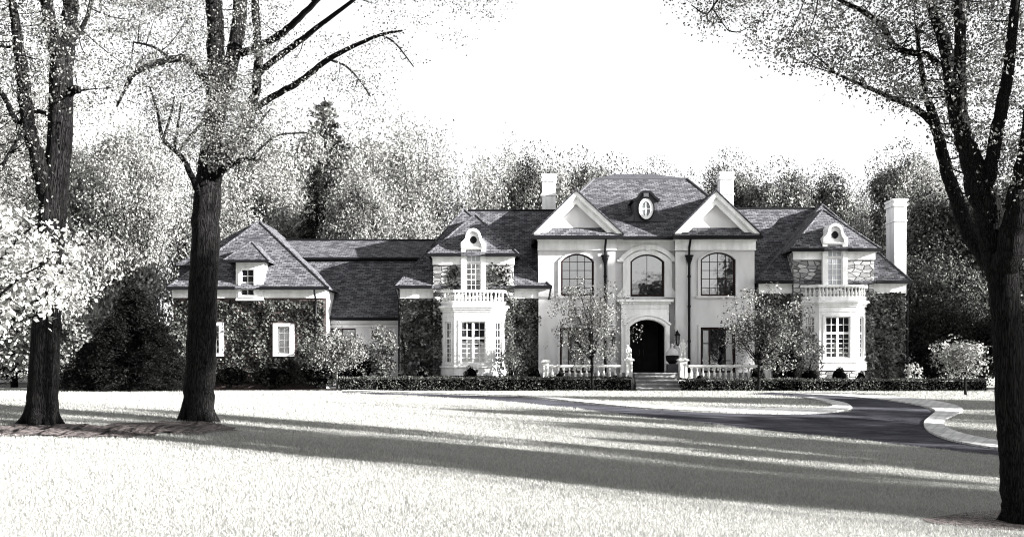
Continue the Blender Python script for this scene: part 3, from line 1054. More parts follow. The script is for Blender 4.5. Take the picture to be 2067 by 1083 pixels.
m.build('oval_frame', 'white_trim', dorm)
m = MB(); m.prism(fO, oval(9.5, 16), 0.003, 0.02); m.build('pane', 'oval_glass', dorm)


# --- chimneys
def chimney(x0, x1, ytop, Y, zbot, depth, band):
    m = MB()
    a, b, z = px(x0, Y), px(x1, Y), pz(ytop, Y)
    m.box(a + .03, b - .03, Y + .03, Y + depth - .03, zbot, z - .1)
    m.build('chimney', 'white_trim', MAN)
    cp = MB()
    cp.box(a - .05, b + .05, Y - .05, Y + depth + .05, z - .42, z - .30)
    cp.box(a, b, Y, Y + depth, z - .30, z - .12)
    cp.box(a - .05, b + .05, Y - .05, Y + depth + .05, z - .12, z)
    cp.box(a - .02, b + .02, Y - .02, Y + depth + .02, band - .05, band + .05)
    cp.build('chimney_cap', 'white_trim', MAN)


chimney(1094, 1123, 351, 66.0, 8.0, 1.0, pz(393, 66)); chimney(1453.5, 1482, 347, 66.0, 8.0, 1.0, pz(391, 66))
chimney(1805, 1831, 401, 63.3, 0.0, 1.5, pz(445, 63.3))


# --- plain connecting roofs beside the main block
def link(x0, x1, Yr, Ye, zr, ze, wy):
    r = MB()
    roof_slab(r, [(x0, Ye, ze), (x1, Ye, ze), (x1, Yr, zr), (x0, Yr, zr)])
    roof_slab(r, [(x0, 2 * Yr - Ye, ze), (x1, 2 * Yr - Ye, ze), (x1, Yr, zr), (x0, Yr, zr)])
    rf = r.build('roof', 'shingle', MAN)
    r = MB(); caps(r, [((x0, Yr, zr), (x1, Yr, zr))], .08); r.build('ridge_cap', 'black_metal', rf)
    m = MB(); m.box(x0, x1, wy, wy + .3, -.2, ze + .3); m.build('wall', 'fieldstone', MAN)


link(px(945, 66), px(1135, 66), 66.0, 60.9, pz(425, 66), pz(582, 60.9), 61.3)
link(px(1478, 66), px(1668, 66), 66.0, 60.9, pz(421, 66), pz(575, 60.9), 61.3)


# --- the two bay-windowed pavilions
def pavilion(X0, zo, sg, side_windows):
    f = Fr(X0, 60.2, 0, zo)
    z_e = 5.74
    hw = 4.12
    m = MB()
    wall(m, f, -hw, hw, -0.3 - zo, z_e - .1, [], 0, .3)
    for u in (-hw, hw - .3): m.fbox(f, u, u + .3, -11.5, -.3, -.3 - zo, z_e - .1)
    m.build('wall', 'fieldstone', MAN)
    k = MB()
    for u0, u1 in ((-hw - .03, -2.27), (2.27, hw + .03)):
        k.fbox(f, u0, u1, .004, .10, z_e - .64, z_e - .12); k.fbox(f, u0 - .04, u1 + .04, .006, .22, z_e - .14, z_e - .02)
    k.build('cornice', 'white_trim', MAN)
    # main hipped roof
    ex = hw + .24
    yf, yk = 59.78, 75.0
    zr = 10.72 + zo; ze = z_e + zo
    A, B, C, D = (X0 - ex, yf, ze), (X0 + ex, yf, ze), (X0 + ex, yk, ze), (X0 - ex, yk, ze)
    p, q = (X0 + sg * .75, 64.6, zr), (X0 + sg * .75, 70.0, zr)
    r = MB()
    roof_slab(r, [A, B, p]); roof_slab(r, [B, C, q, p]); roof_slab(r, [C, D, q]); roof_slab(r, [D, A, p, q])
    rf = r.build('roof', 'shingle', MAN)
    r = MB(); caps(r, [(A, p), (B, p), (p, q)], .06); r.build('ridge_cap', 'shingle', rf)
    gt = MB()
    for u0, u1 in ((-ex - .03, -2.32), (2.32, ex + .03)):
        gt.fbox(f, u0, u1, .44, .56, z_e - .13, z_e + .05)
    gt.build('gutter', 'black_metal', MAN)
    # short downspout elbows at the outer corners
    gt = MB()
    for s in (-1, 1):
        gt.tube([f.P(s * (ex - .05), .5, z_e - .08), f.P(s * (ex - .08), .45, z_e - .35), f.P(s * (hw + .08), .1, z_e - .8), f.P(s * (hw + .08), .08, .2 - zo)], [.055] * 4, 6)
    gt.build('downspout', 'black_metal', MAN)
    # raised centre block with its own small hipped roof
    g = Fr(X0, 59.85, 0, zo)
    bw = 2.25
    z_b = 7.5
    m = MB(); wall(m, g, -bw, bw, -.3 - zo, z_b - .1, [], 0, .3)
    for u in (-bw, bw - .3): m.fbox(g, u, u + .3, -5.5, -.3, -.3 - zo, z_b - .1)
    m.build('wall', 'fieldstone', MAN)
    k = MB()
    for u0, u1 in ((-bw - .04, -.70), (.70, bw + .04)):
        k.fbox(g, u0, u1, .004, .09, z_b - .55, z_b - .14); k.fbox(g, u0 - (.05 if u0 < 0 else 0), u1 + (.05 if u1 > 0 and u0 > 0 else 0), .006, .2, z_b - .16, z_b - .03)
    k.build('cornice', 'white_trim', MAN)
    ex2 = bw + .3
    yf2 = 59.45
    ze2 = z_b + zo
    ap = (X0, 61.95, 10.05 + zo)
    A, B = (X0 - ex2, yf2, ze2), (X0 + ex2, yf2, ze2)
    A2, B2 = (X0 - ex2, 64.5, ze2), (X0 + ex2, 64.5, ze2)
    ap2 = (X0, 66.0, 10.05 + zo)
    r = MB(); roof_slab(r, [A, B, ap]); roof_slab(r, [B, B2, ap2, ap]); roof_slab(r, [A2, A, ap, ap2])
    rf = r.build('roof', 'shingle', MAN)
    r = MB(); caps(r, [(A, ap), (B, ap), (ap, ap2)], .06); r.build('ridge_cap', 'shingle', rf)
    gt = MB()
    for u0, u1 in ((-ex2 - .03, -.68), (.68, ex2 + .03)): gt.fbox(g, u0, u1, .42, .54, z_b - .13, z_b + .05)
    gt.build('gutter', 'black_metal', MAN)
    # wall dormer: ogee-topped panel with a quatrefoil above the tall balcony window
    h = Fr(X0, 59.66, 0, zo)
    zy = lambda y: pz(y, 59.66) - (0)
    U = lambda d: d / 36.2
    top = []
    for k in range(15):
        an = math.pi * k / 14
        top.append((U(15.5) * math.cos(an), zy(478) + U(17) * math.sin(an)))
    out = [(U(25), zy(499)), (U(25), zy(490)), (U(21), zy(486.5)), (U(17), zy(482))] + top + [(-U(17), zy(482)), (-U(21), zy(486.5)), (-U(25), zy(490)), (-U(25), zy(499))]
    top2 = [(U(11) * math.cos(math.pi * k / 14), zy(479) + U(12) * math.sin(math.pi * k / 14)) for k in range(15)]
    inn = [(U(17), zy(499)), (U(17), zy(494)), (U(14), zy(489)), (U(12), zy(484))] + top2 + [(-U(12), zy(484)), (-U(14), zy(489)), (-U(17), zy(494)), (-U(17), zy(499))]
    m = MB(); m.ring(h, out, inn, -1.5, .16, closed=False)
    m.fbox(h, -U(25), U(25), -.5, .10, zy(502), zy(499))
    for s in (-1, 1): m.fbox(h, min(s * U(15.5), s * U(25)), max(s * U(15.5), s * U(25)), -.3, .05, zy(586), zy(502))
    dz = m.build('wall_dormer', 'white_trim', MAN)
    m = MB(); m.prism(h, inn, -1.2, .02); m.build('panel', 'stucco', dz)
    m = MB()
    for k, (du, dw, rr) in enumerate(((3.3, 0, 3.9), (-3.3, 0, 3.9), (0, 3.9, 3.9), (0, -3.9, 3.9), (3, 3.4, 2.6), (-3, 3.4, 2.6), (3, -3.4, 2.6), (-3, -3.4, 2.6))):
        c = [(U(du) + U(rr) * math.cos(2 * math.pi * j / 16), zy(484) + U(dw) + U(rr) * math.sin(2 * math.pi * j / 16)) for j in range(16)]
        m.prism(h, c, .018, .030 + .002 * k)
    m.build('quatrefoil_vent', 'black_metal', dz)
    u0, u1 = -U(15.4), U(15.4)
    upper = MB()
    window(dz, h, u0, u1, zy(529), zy(502), 0, spread(u0 + .06, u1 - .06, 2), [zy(516)], -.02, .06, .03, 'white_trim', 'pale_glass')
    window(dz, h, u0, u1, zy(586), zy(530), 0, spread(u0 + .06, u1 - .06, 2), spread(zy(585), zy(532), 4), -.02, .06, .03, 'white_trim', 'pale_glass' if sg > 0 else 'glass')
    # ---- half-octagonal bay
    bay = MB()
    pts = [(-1.78, 59.85), (-1.04, 59.10), (1.04, 59.10), (1.78, 59.85)]
    z0, z1 = .80, 4.55
    facets = []
    for (ax_, ay), (bx_, by) in zip(pts[:-1], pts[1:]):
        L = math.hypot(bx_ - ax_, by - ay); facets.append((Fr(X0 + ax_, ay, math.atan2(by - ay, bx_ - ax_), zo), L))
    wz0, wz1 = pz(733, 59.1), pz(648, 59.1)
    ops = [[(L / 2 - .26, L / 2 + .26, wz0 + .02, wz1 - .02, 0)] if k != 1 else [(L / 2 - .70, L / 2 + .70, wz0, wz1, 0)] for k, (ff, L) in enumerate(facets)]
    for (ff, L), o in zip(facets, ops): wall(bay, ff, 0, L, z0, z1, o, 0, .22)
    BW = bay.build('bay_window', 'white_trim', MAN)
    for k, ((ff, L), o) in enumerate(zip(facets, ops)):
        a, b, za, zb_, _ = o[0]
        if k == 1:
            zr_ = [zz(665, 59.1), (zz(682, 59.1), .11)] + spread(za + .06, zz(684, 59.1), 4)
            mid = (a + b) / 2
            window(BW, ff, a, b, za, zb_, 0, [(a + mid) / 2 + .01, (b + mid) / 2 - .01], zr_, -.08, .075, .034, mull=[(mid, .13)])
        else:
            window(BW, ff, a, b, za, zb_, 0, [(a + b) / 2], [zz(665, 59.1), (zz(682, 59.1), .11)] + spread(za + .06, zz(684, 59.1), 4), -.08, .07, .034)
    tr = MB()
    def bayband(e, za, zb_, inner=.25):
        o = [(-1.78 - e, 59.95), (-1.78 - e, 59.85 - e * .4), (-1.04 - e * .42, 59.10 - e), (1.04 + e * .42, 59.10 - e), (1.78 + e, 59.85 - e * .4), (1.78 + e, 59.95)]
        n_ = len(o)
        P = [(X0 + x, y, za + zo) for x, y in o] + [(X0 + x, y, zb_ + zo) for x, y in o]
        tr.add(P, [tuple(range(n_ - 1, -1, -1)), tuple(range(n_, 2 * n_))] + [(i, (i + 1) % n_, (i + 1) % n_ + n_, i + n_) for i in range(n_)])
    bayband(.07, .78, 1.20); bayband(.12, 1.20, 1.27); bayband(.03, 4.02, 4.10)
    bayband(.06, 4.30, 4.42); bayband(.14, 4.42, 4.52); bayband(.22, 4.52, 4.64)
    bayband(.04, 4.64, 4.78)
    for k, ((ff, L), o) in enumerate(zip(facets, ops)):
        a, b, za, zb_, _ = o[0]
        tr.ring(ff, [(a - .12, za - .1), (b + .12, za - .1), (b + .12, zb_ + .1), (a - .12, zb_ + .1)], [(a, za), (b, za), (b, zb_), (a, zb_)], .003, .035)
    tr.build('bay_trim', 'white_trim', BW)
    ba = MB()
    o = [(-1.78, 59.84), (-1.04, 59.11), (1.04, 59.11), (1.78, 59.84)]
    P = [(X0 + x, y, -.3) for x, y in o] + [(X0 + x, y, .78 + zo) for x, y in o]
    ba.add(P, [(0, 1, 5, 4), (1, 2, 6, 5), (2, 3, 7, 6)]); ba.build('bay_base', 'fieldstone', BW)
    # balcony
    rail = MB()
    zr0, zr1 = pz(589, 59.1), pz(585.5, 59.1)
    path = [(-1.80, 59.80), (-1.06, 59.14), (1.06, 59.14), (1.80, 59.80)]
    def railband(wd, za, zb_):
        a_ = [(-1.80 - wd, 59.80), (-1.06 - wd * .4, 59.14 - wd), (1.06 + wd * .4, 59.14 - wd), (1.80 + wd, 59.80)]
        b_ = [(-1.80 + wd, 59.80), (-1.06 + wd * .4, 59.14 + wd), (1.06 - wd * .4, 59.14 + wd), (1.80 - wd, 59.80)]
        for i in range(3):
            q = [a_[i], a_[i + 1], b_[i + 1], b_[i]]
            rail.hexa([(X0 + x, y, za + zo) for x, y in q] + [(X0 + x, y, zb_ + zo) for x, y in q])
    railband(.09, zr0, zr1 + .03); railband(.085, 4.78, 4.86)
    RL = rail.build('balcony', 'white_trim', MAN)
    hb = zr0 - 4.86
    nf = 11
    for k in range(nf):
        u = -1.0 + 2.0 * k / (nf - 1)
        baluster(RL, X0 + u, 59.14, 4.86 + zo, hb)
    for s in (-1, 1):
        for k in range(1, 4):
            t_ = k / 4
            baluster(RL, X0 + s * (1.06 + .74 * t_), 59.14 + .66 * t_, 4.86 + zo, hb)


pavilion(-2.15, 0.0, -1, True)
pavilion(18.0, 0.28, 1, True)

# --- low connecting wing with the broken roof slope
r = MB()
q0, q1 = px(560, 62), px(872, 62)
zb0, zb1, zb2 = pz(642, 61.4), pz(526, 65.4), pz(485, 68)
roof_slab(r, [(q0, 61.4, zb0), (q1, 61.4, zb0), (q1, 65.4, zb1), (q0, 65.4, zb1)])
rf = r.build('roof', 'shingle', MAN)
r = MB()
roof_slab(r, [(q0 - 1, 65.25, zb1 + .16), (q1 + .5, 65.25, zb1 + .16), (q1 + .5, 68, zb2), (q0 - 1, 68, zb2)])
roof_slab(r, [(q0 - 1, 72, zb1 - .2), (q1 + .5, 72, zb1 - .2), (q1 + .5, 68, zb2), (q0 - 1, 68, zb2)])
rf = r.build('roof', 'shingle', MAN)
r = MB(); caps(r, [((q0 - 1, 68, zb2), (q1 + .5, 68, zb2)), ((q0 - 1, 65.23, zb1 + .12), (q1 + .5, 65.23, zb1 + .12))], .09); r.build('ridge_cap', 'black_metal', rf)
fw = Fr(0, 61.8)
m = MB()
wx = lambda x: px(x, 61.8)
wz = lambda y: pz(y, 61.8)
wall(m, fw, wx(640), wx(812), -.2, wz(645), [(wx(664), wx(718), 0.1, wz(662), 0), (wx(772), wx(797), wz(740), wz(662), 0)], 0, .3)
m.build('wall', 'stucco', MAN)
m = MB(); m.fbox(fw, wx(652), wx(806), .004, .12, wz(652), wz(645)); m.fbox(fw, wx(652), wx(806), .005, .06, wz(659), wz(656)); m.build('cornice', 'white_trim', MAN)
window(MAN, fw, wx(664), wx(718), .1, wz(662), 0, [wx(691)], [wz(690), wz(718)], -.1, .08, .05, 'dark_frame', name='french_window')
window(MAN, fw, wx(772), wx(797), wz(740), wz(662), 0, [wx(784.5)], spread(wz(740), wz(662), 4), -.1, .08, .04)
gt = MB(); gt.box(wx(645), wx(812), 61.25, 61.38, zb0 - .13, zb0 + .04); gt.build('gutter', 'black_metal', MAN)

# --- garage wing at the left end
fG = Fr(0, 60.2)
gx = lambda x: px(x, 60.2)
gzz = lambda y: pz(y, 60.2)
ops = [(gx(428), gx(444), gzz(713), gzz(656), 0), (gx(561), gx(586), gzz(713), gzz(658), 0)]
g0, g1 = gx(350), gx(658)
m = MB(); wall(m, fG, g0, g1, -.2, gzz(584), ops, 0, .3)
m.box(g0, g0 + .3, 60.5, 70, -.2, gzz(584)); m.build('wall', 'red_brick', MAN)
m = MB(); m.box(g1 - .3, g1 + .004, 60.35, 70, -.2, gzz(584)); m.build('wall', 'stucco', MAN)
k = MB(); k.fbox(fG, g0 - .04, g1 + .04, .004, .10, gzz(601), gzz(585)); k.fbox(fG, g0 - .08, g1 + .08, .006, .24, gzz(585), gzz(582)); k.build('cornice', 'white_trim', MAN)
for (a, b, z0, z1, _) in ops:
    window(MAN, fG, a, b, z0, z1, 0, [(a + b) / 2], spread(z0, z1, 3), -.08, .06, .03)
    s = MB(); s.ring(fG, [(a - .24, z0 - .16), (b + .24, z0 - .16), (b + .24, z1 + .16), (a - .24, z1 + .16)], [(a, z0), (b, z0), (b, z1), (a, z1)], .003, .20)
    s.build('window_surround', 'stucco', MAN)
ge0, ge1 = px(338, 59.7), px(663, 59.7)
gze = pz(580, 59.7)
gp = (px(523.5, 64.3), 64.3, pz(447, 64.3)); gq = (gp[0], 69.0, gp[2])
A, B, C, D = (ge0, 59.7, gze), (ge1, 59.7, gze), (ge1, 73.5, gze), (ge0, 73.5, gze)
r = MB(); roof_slab(r, [A, B, gp]); roof_slab(r, [B, C, gq, gp]); roof_slab(r, [C, D, gq]); roof_slab(r, [D, A, gp, gq])
rf = r.build('roof', 'shingle', MAN)
r = MB(); caps(r, [(A, gp), (B, gp), (gp, gq)], .07); r.build('ridge_cap', 'shingle', rf)
r = MB()   # higher roof piece behind, left end
zl = pz(532, 62.5)
lA, lB = (px(355, 62.5), 62.5, zl), (px(520, 62.5), 62.5, zl)
roof_slab(r, [lA, lB, (gp[0], 65.2, pz(447, 65.2)), (gp[0] - .4, 65.2, pz(447, 65.2))]); roof_slab(r, [lA, (gp[0] - .4, 65.2, pz(447, 65.2)), (gp[0] - .4, 69, pz(447, 65.2)), (lA[0], 70, zl)])
r.build('roof', 'shingle', MAN)
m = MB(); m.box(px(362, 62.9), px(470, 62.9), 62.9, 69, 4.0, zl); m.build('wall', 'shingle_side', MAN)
gt = MB(); gt.box(ge0 - .03, px(474, 59.6), 59.55, 59.68, gze - .13, gze + .05); gt.box(px(524, 59.6), ge1 + .03, 59.55, 59.68, gze - .13, gze + .05); gt.build('gutter', 'black_metal', MAN)
X = px(636, 59.9)
m = MB(); m.tube([(X, 59.62, gze - .1), (X, 59.75, gze - .35), (X, 60.12, gze - .7), (X, 60.1, .1)], [.06] * 4, 6); m.build('downspout', 'black_metal', MAN)
# wall dormer on the garage roof
fd = Fr(0, 59.9)
dx = lambda x: px(x, 59.9)
dz_ = lambda y: pz(y, 59.9)
m = MB(); wall(m, fd, dx(476), dx(531), dz_(606), dz_(528), [(dx(486), dx(513), dz_(596), dz_(543), 0)], 0, .25)
m.box(dx(476), dx(476) + .2, 60.15, 63, dz_(580), dz_(528)); m.box(dx(531) - .2, dx(531), 60.15, 63, dz_(580), dz_(528))
wd = m.build('wall_dormer', 'white_trim', MAN)
window(wd, fd, dx(486), dx(513), dz_(596), dz_(543), 0, [dx(499.5)], spread(dz_(595), dz_(544), 3), -.06, .05, .032)
m = MB(); m.ring(fd, [(dx(482), dz_(600)), (dx(517), dz_(600)), (dx(517), dz_(539)), (dx(482), dz_(539))], [(dx(486), dz_(596)), (dx(513), dz_(596)), (dx(513), dz_(543)), (dx(486), dz_(543))], .003, .06)
m.build('window_surround', 'white_trim', wd)
zd = dz_(527)
A, B = (dx(455), 59.35, zd), (dx(546), 59.35, zd)
ap, aq = (dx(502), 60.6, pz(488, 60.6)), (dx(502), 63.4, pz(488, 60.6))
A2, B2 = (A[0], 63.2, zd), (B[0], 63.2, zd)
r = MB(); roof_slab(r, [A, B, ap], .07); roof_slab(r, [B, B2, aq, ap], .07); roof_slab(r, [A2, A, ap, aq], .07)
rr = r.build('roof', 'shingle', MAN)
r = MB(); caps(r, [(A, ap), (B, ap), (ap, aq)], .045); r.build('ridge_cap', 'shingle', rr)
gt = MB(); gt.box(A[0] - .03, B[0] + .03, 59.24, 59.34, zd - .12, zd + .03); gt.build('gutter', 'black_metal', MAN)


# ================================================================== terrace balustrades and ornaments
def balustrade(x0, x1, Y, label, ped):
    zt_, zb_ = pz(735.5, Y), pz(767, Y)
    T = thing('balustrade', ((px(x0, Y) + px(x1, Y)) / 2, Y, 0), label, 'balustrade', 'balustrades on the entrance terrace')
    m = MB(); m.box(px(x0, Y), px(x1, Y), Y - .13, Y + .13, zt_ - .11, zt_); m.box(px(x0, Y), px(x1, Y), Y - .10, Y + .10, zt_ - .15, zt_ - .112); m.build('handrail', 'stone_trim', T)
    m = MB(); m.box(px(x0, Y), px(x1, Y), Y - .14, Y + .14, -.2, zb_ + .10); m.build('plinth', 'stone_trim', T)
    n = int((px(x1, Y) - px(x0, Y)) / .30)
    for k in range(n):
        baluster(T, px(x0, Y) + (px(x1, Y) - px(x0, Y)) * (k + .5) / n, Y, zb_ + .10, zt_ - .15 - zb_ - .10)
    for a, b, yt in ped:
        pedestal(T, a, b, yt, Y, 'pedestal')
    return T


def pedestal(parent, a, b, yt, Y, name):
    m = MB()
    x0, x1, z1 = px(a, Y), px(b, Y), pz(yt, Y)
    w = (x1 - x0) / 2; c = (x0 + x1) / 2
    f = Fr(c, Y - w)
    m.box(c - w + .05, c + w - .05, Y - w + .05, Y + w - .05, -.2, z1 - .1)
    m.box(c - w - .04, c + w + .04, Y - w - .04, Y + w + .04, z1 - .1, z1 - .02); m.box(c - w, c + w, Y - w, Y + w, z1 - .02, z1 + .02)
    m.box(c - w - .05, c + w + .05, Y - w - .05, Y + w + .05, -.2, pz(766, Y) + .1)
    m.ring(f, [(-w + .09, .6), (w - .09, .6), (w - .09, z1 - .2), (-w + .09, z1 - .2)], [(-w + .15, .66), (w - .15, .66), (w - .15, z1 - .26), (-w + .15, z1 - .26)], -.052, -.02)
    m.build(name, 'stone_trim', parent)


YB = 58.0
balustrade(1109, 1259, YB, 'pale stone balustrade left of the front steps, behind the slender young tree', [(1093, 1109, 727), (1260, 1278, 724)])
balustrade(1390, 1540, YB, 'pale stone balustrade right of the front steps, under the french window', [(1369, 1388, 724), (1540, 1557, 727)])


def skin_statue(name, joints, edges, loc, label, base):
    T = thing(name, loc, label, 'statue')
    me = bpy.data.meshes.new('figure')
    me.from_pydata([j[:3] for j in joints], edges, []); me.update()
    o = bpy.data.objects.new('figure', me); COL.objects.link(o); o.parent = T
    me.materials.append(MATS['statue_stone'])
    sk = o.modifiers.new('skin', 'SKIN'); sk.use_smooth_shade = True
    for i, j in enumerate(joints): me.skin_vertices[0].data[i].radius = (j[3], j[3] * (j[4] if len(j) > 4 else 1))
    me.skin_vertices[0].data[0].use_root = True
    s = o.modifiers.new('sub', 'SUBSURF'); s.levels = 2; s.render_levels = 2
    m = MB(); m.box(loc[0] - base, loc[0] + base, loc[1] - base, loc[1] + base, loc[2], loc[2] + .06); m.build('base', 'statue_stone', T)
    return T


# standing putto, weight on one leg, arms gathered to the chest
J = [(0, 0, .52, .095), (0, .01, .66, .085), (0, 0, .80, .10), (0, 0, .90, .055), (0, -.01, .985, .085), (0, -.015, 1.06, .075),
     (.07, 0, .46, .075), (.085, -.03, .28, .055), (.09, .0, .10, .042), (.095, -.07, .075, .035),
     (-.07, 0, .46, .075), (-.10, -.07, .30, .055), (-.085, -.01, .10, .042), (-.095, -.08, .075, .035),
     (.125, 0, .81, .045), (.185, -.02, .66, .038), (.09, -.12, .62, .03), (.04, -.14, .66, .028),
     (-.125, 0, .81, .045), (-.20, -.01, .68, .038), (-.17, -.10, .55, .03), (-.14, -.13, .50, .028)]
E = [(0, 1), (1, 2), (2, 3), (3, 4), (4, 5), (0, 6), (6, 7), (7, 8), (8, 9), (0, 10), (10, 11), (11, 12), (12, 13), (2, 14), (14, 15), (15, 16), (16, 17), (2, 18), (18, 19), (19, 20), (20, 21)]
skin_statue('statue', J, E, (px(1378.5, YB), YB, pz(724, YB) + .02), 'small white statue of a standing child on the pedestal right of the steps', .17)
# smaller figure on the other side, bending forward with hands to its knees
J2 = [(0.04, 0, .38, .085), (.02, 0, .48, .08), (-.02, -.02, .57, .085), (-.06, -.03, .635, .045), (-.085, -.04, .69, .075), (-.095, -.05, .75, .06),
      (.10, 0, .30, .06), (.11, -.03, .18, .045), (.12, 0, .09, .038), (.12, -.07, .075, .03),
      (-.03, 0, .30, .06), (-.07, -.03, .18, .045), (-.08, 0, .09, .038), (-.09, -.07, .075, .03),
      (.08, -.02, .56, .04), (.14, -.05, .44, .032), (.12, -.09, .32, .026), (.10, -.1, .28, .024),
      (-.11, -.04, .54, .04), (-.15, -.08, .42, .032), (-.11, -.11, .31, .026), (-.09, -.11, .27, .024)]
skin_statue('statue', J2, E, (px(1269, YB), YB, pz(724, YB) + .02), 'small white statue of a stooping child on the pedestal left of the steps', .17)

# lidded urn planter beside the door
YU = 59.2
T = thing('urn', (px(1357, YU), YU, TER), 'dark stone urn with domed lid and ball finial beside the front door', 'urn')
u0, u1 = px(1345, YU), px(1369, YU)
m = MB(); m.box(u0 + .04, u1 - .04, YU - .3, YU + .3, TER, pz(734, YU)); m.box(u0, u1, YU - .33, YU + .33, TER, TER + .1); m.build('stand', 'lead', T)
m = MB(); m.lathe((u0 + u1) / 2, YU, pz(735, YU), [(.12, 0), (.20, .06), (.33, .22), (.36, .42), (.36, .50)], 16); m.build('bowl', 'black_metal', T)
m = MB(); m.lathe((u0 + u1) / 2, YU, pz(716, YU), [(.35, 0), (.33, .1), (.26, .25), (.14, .36), (.05, .40), (.05, .44), (.085, .50), (.085, .58), (.04, .64)], 16); m.build('lid', 'stucco', T)


# wall lanterns either side of the door
def lantern(x, label):
    Y = 59.68
    X = px(x, Y)
    T = thing('wall_lantern', (X, Y, pz(700, Y)), label, 'lantern', 'lanterns beside the front door')
    z = pz(697, Y)
    m = MB(); m.lathe(X, Y - .05, z + .56, [(.17, 0), (.13, .10), (.06, .17), (.03, .24)], 8); m.lathe(X, Y - .05, z - .02, [(.03, 0), (.09, .05), (.13, .09)], 8)
    for k in range(4):
        an = math.pi / 4 + k * math.pi / 2
        m.tube([(X + .11 * math.cos(an), Y - .05 + .11 * math.sin(an), z + .07), (X + .15 * math.cos(an), Y - .05 + .15 * math.sin(an), z + .56)], [.014, .014], 5)
    m.build('lantern_frame', 'black_metal', T)
    m = MB(); m.lathe(X, Y - .05, z + .08, [(.10, 0), (.135, .47)], 8); m.build('lantern_glass', 'glass', T)
    m = MB(); m.tube([(X, Y - .05, z + .72), (X, Y - .02, z + .84), (X, Y + .10, z + .86), (X, Y + .19, z + .70)], [.025] * 4, 6); m.box(X - .07, X + .07, Y + .17, YS - .102, z + .35, z + .8); m.build('bracket', 'black_metal', T)


lantern(1367.5, 'black wall lantern right of the arched entrance, above the urn')
lantern(1238, 'black wall lantern left of the arched entrance, half hidden by leaves')
# grey utility box far away on the left lawn

# ================================================================== vegetation
def ivy(label, patches, n_per_m2=190, size=0.145, mat='leaf_ivy', loc=None):
    """patches: (x0, x1, y0, y1 in photo pixels, wall distance, ragged, [holes])"""
    C = []
    for x0, x1, y0, y1, Y, hole in patches:
        X0, X1, Z0, Z1 = px(x0, Y), px(x1, Y), pz(y1, Y), pz(y0, Y)
        n = int((X1 - X0) * (Z1 - Z0) * n_per_m2)
        u = X0 + (X1 - X0) * rng.random(n); z = Z0 + (Z1 - Z0) * rng.random(n)
        # ragged edge and billowing depth from a few sine waves
        ph = rng.random(6) * 6.28
        wv = 0.5 + 0.25 * np.sin(u * 3.1 + ph[0] + 1.3 * np.sin(z * 2.3 + ph[1])) + 0.25 * np.sin(z * 4.1 + ph[2] + 1.5 * np.sin(u * 1.7 + ph[3]))
        edge = np.minimum(np.minimum(u - X0, X1 - u), Z1 - z)
        keep = edge > 0.16 * rng.random(n) * (0.5 + wv)
        for h in hole:
            hx0, hx1, hz0, hz1 = px(h[0], Y), px(h[1], Y), pz(h[3], Y), pz(h[2], Y)
            keep &= ~((u > hx0) & (u < hx1) & (z > hz0) & (z < hz1))
        d = 0.03 + 0.30 * wv * rng.random(n) ** 1.2
        C.append(np.c_[u, Y - d, z][keep])
    C = np.concatenate(C)
    l = loc or (float(C[:, 0].mean()), float(C[:, 1].mean()), 0)
    T = thing('climbing_ivy', l, label, 'ivy', 'ivy growing on the mansion walls')
    leaf_obj('foliage', C, size, mat, T, normal=(0.1, -0.9, 0.45), spread=0.75, aspect=0.85, droop=0.8)
    m = MB()
    xs_ = np.linspace(C[:, 0].min() + .2, C[:, 0].max() - .2, max(2, int((C[:, 0].max() - C[:, 0].min()) / .8)))
    zt_ = C[:, 2].max() - .5; zb_ = C[:, 2].min()
    y_ = C[:, 1].max() - .02
    pts = []
    for k, x in enumerate(xs_):
        m.tube([(x + .1 * math.sin(k * 2 + j), y_, zb_ + (zt_ - zb_) * j / 6) for j in range(7)], [.02 - .0025 * j for j in range(7)], 5)
    m.tube([(xs_[0], y_ + .005, zb_ + .02), (xs_[-1], y_ + .005, zb_ + .02)], [.02, .02], 5)
    m.build('stem', 'limb_bark', T, uv=False)
    return T


ivy('ivy covering the whole front of the garage wing around its two windows', [(352, 657, 603, 772, 60.2, [(414, 457, 646, 722), (547, 600, 648, 722)])])
ivy('dark ivy on the shaded wall left of the left bay window', [(806, 896, 602, 770, 60.2, []), (872, 893, 602, 768, 59.85, [])], 200)
ivy('ivy on the wall between the left bay window and the stucco centre', [(1018, 1110, 601, 768, 60.2, []), (1019, 1041, 598, 768, 59.85, [])])
ivy('small ivy patch left of the left balcony window', [(898, 927, 538, 590, 59.85, [])], 120)
ivy('small ivy patch right of the left balcony window', [(978, 1034, 531, 600, 59.85, [])], 110)
ivy('ivy on the wall between the stucco centre and the right bay window', [(1527, 1622, 592, 770, 60.2, []), (1600, 1619, 590, 768, 59.85, [])])
ivy('dark ivy on the end wall right of the right bay window', [(1744, 1833, 588, 770, 60.2, []), (1746, 1769, 586, 770, 59.85, [])], 200)


def clumps(n, centre, rad, cr, per, shell=0.55, flat=1.0):
    """leaf points in n clumps spread through an ellipsoid"""
    d = rng.normal(size=(n, 3)); d /= np.linalg.norm(d, axis=1, keepdims=True)
    q = (shell + (1 - shell) * rng.random((n, 1))) * d
    c = np.array(centre) + q * np.array(rad)
    P = []; global CN
    N_ = []
    for k in range(n):
        r = cr * (0.6 + 0.8 * rng.random())
        p = rng.normal(size=(per, 3)); p /= np.linalg.norm(p, axis=1, keepdims=True)
        N_.append(p * .9 + np.array((0, 0, .25)))
        p = p * (0.6 + 0.5 * rng.random((per, 1)))
        p[:, 2] *= flat
        P.append(c[k] + p * r)
    CN = np.concatenate(N_)
    return np.concatenate(P), c


CN = None


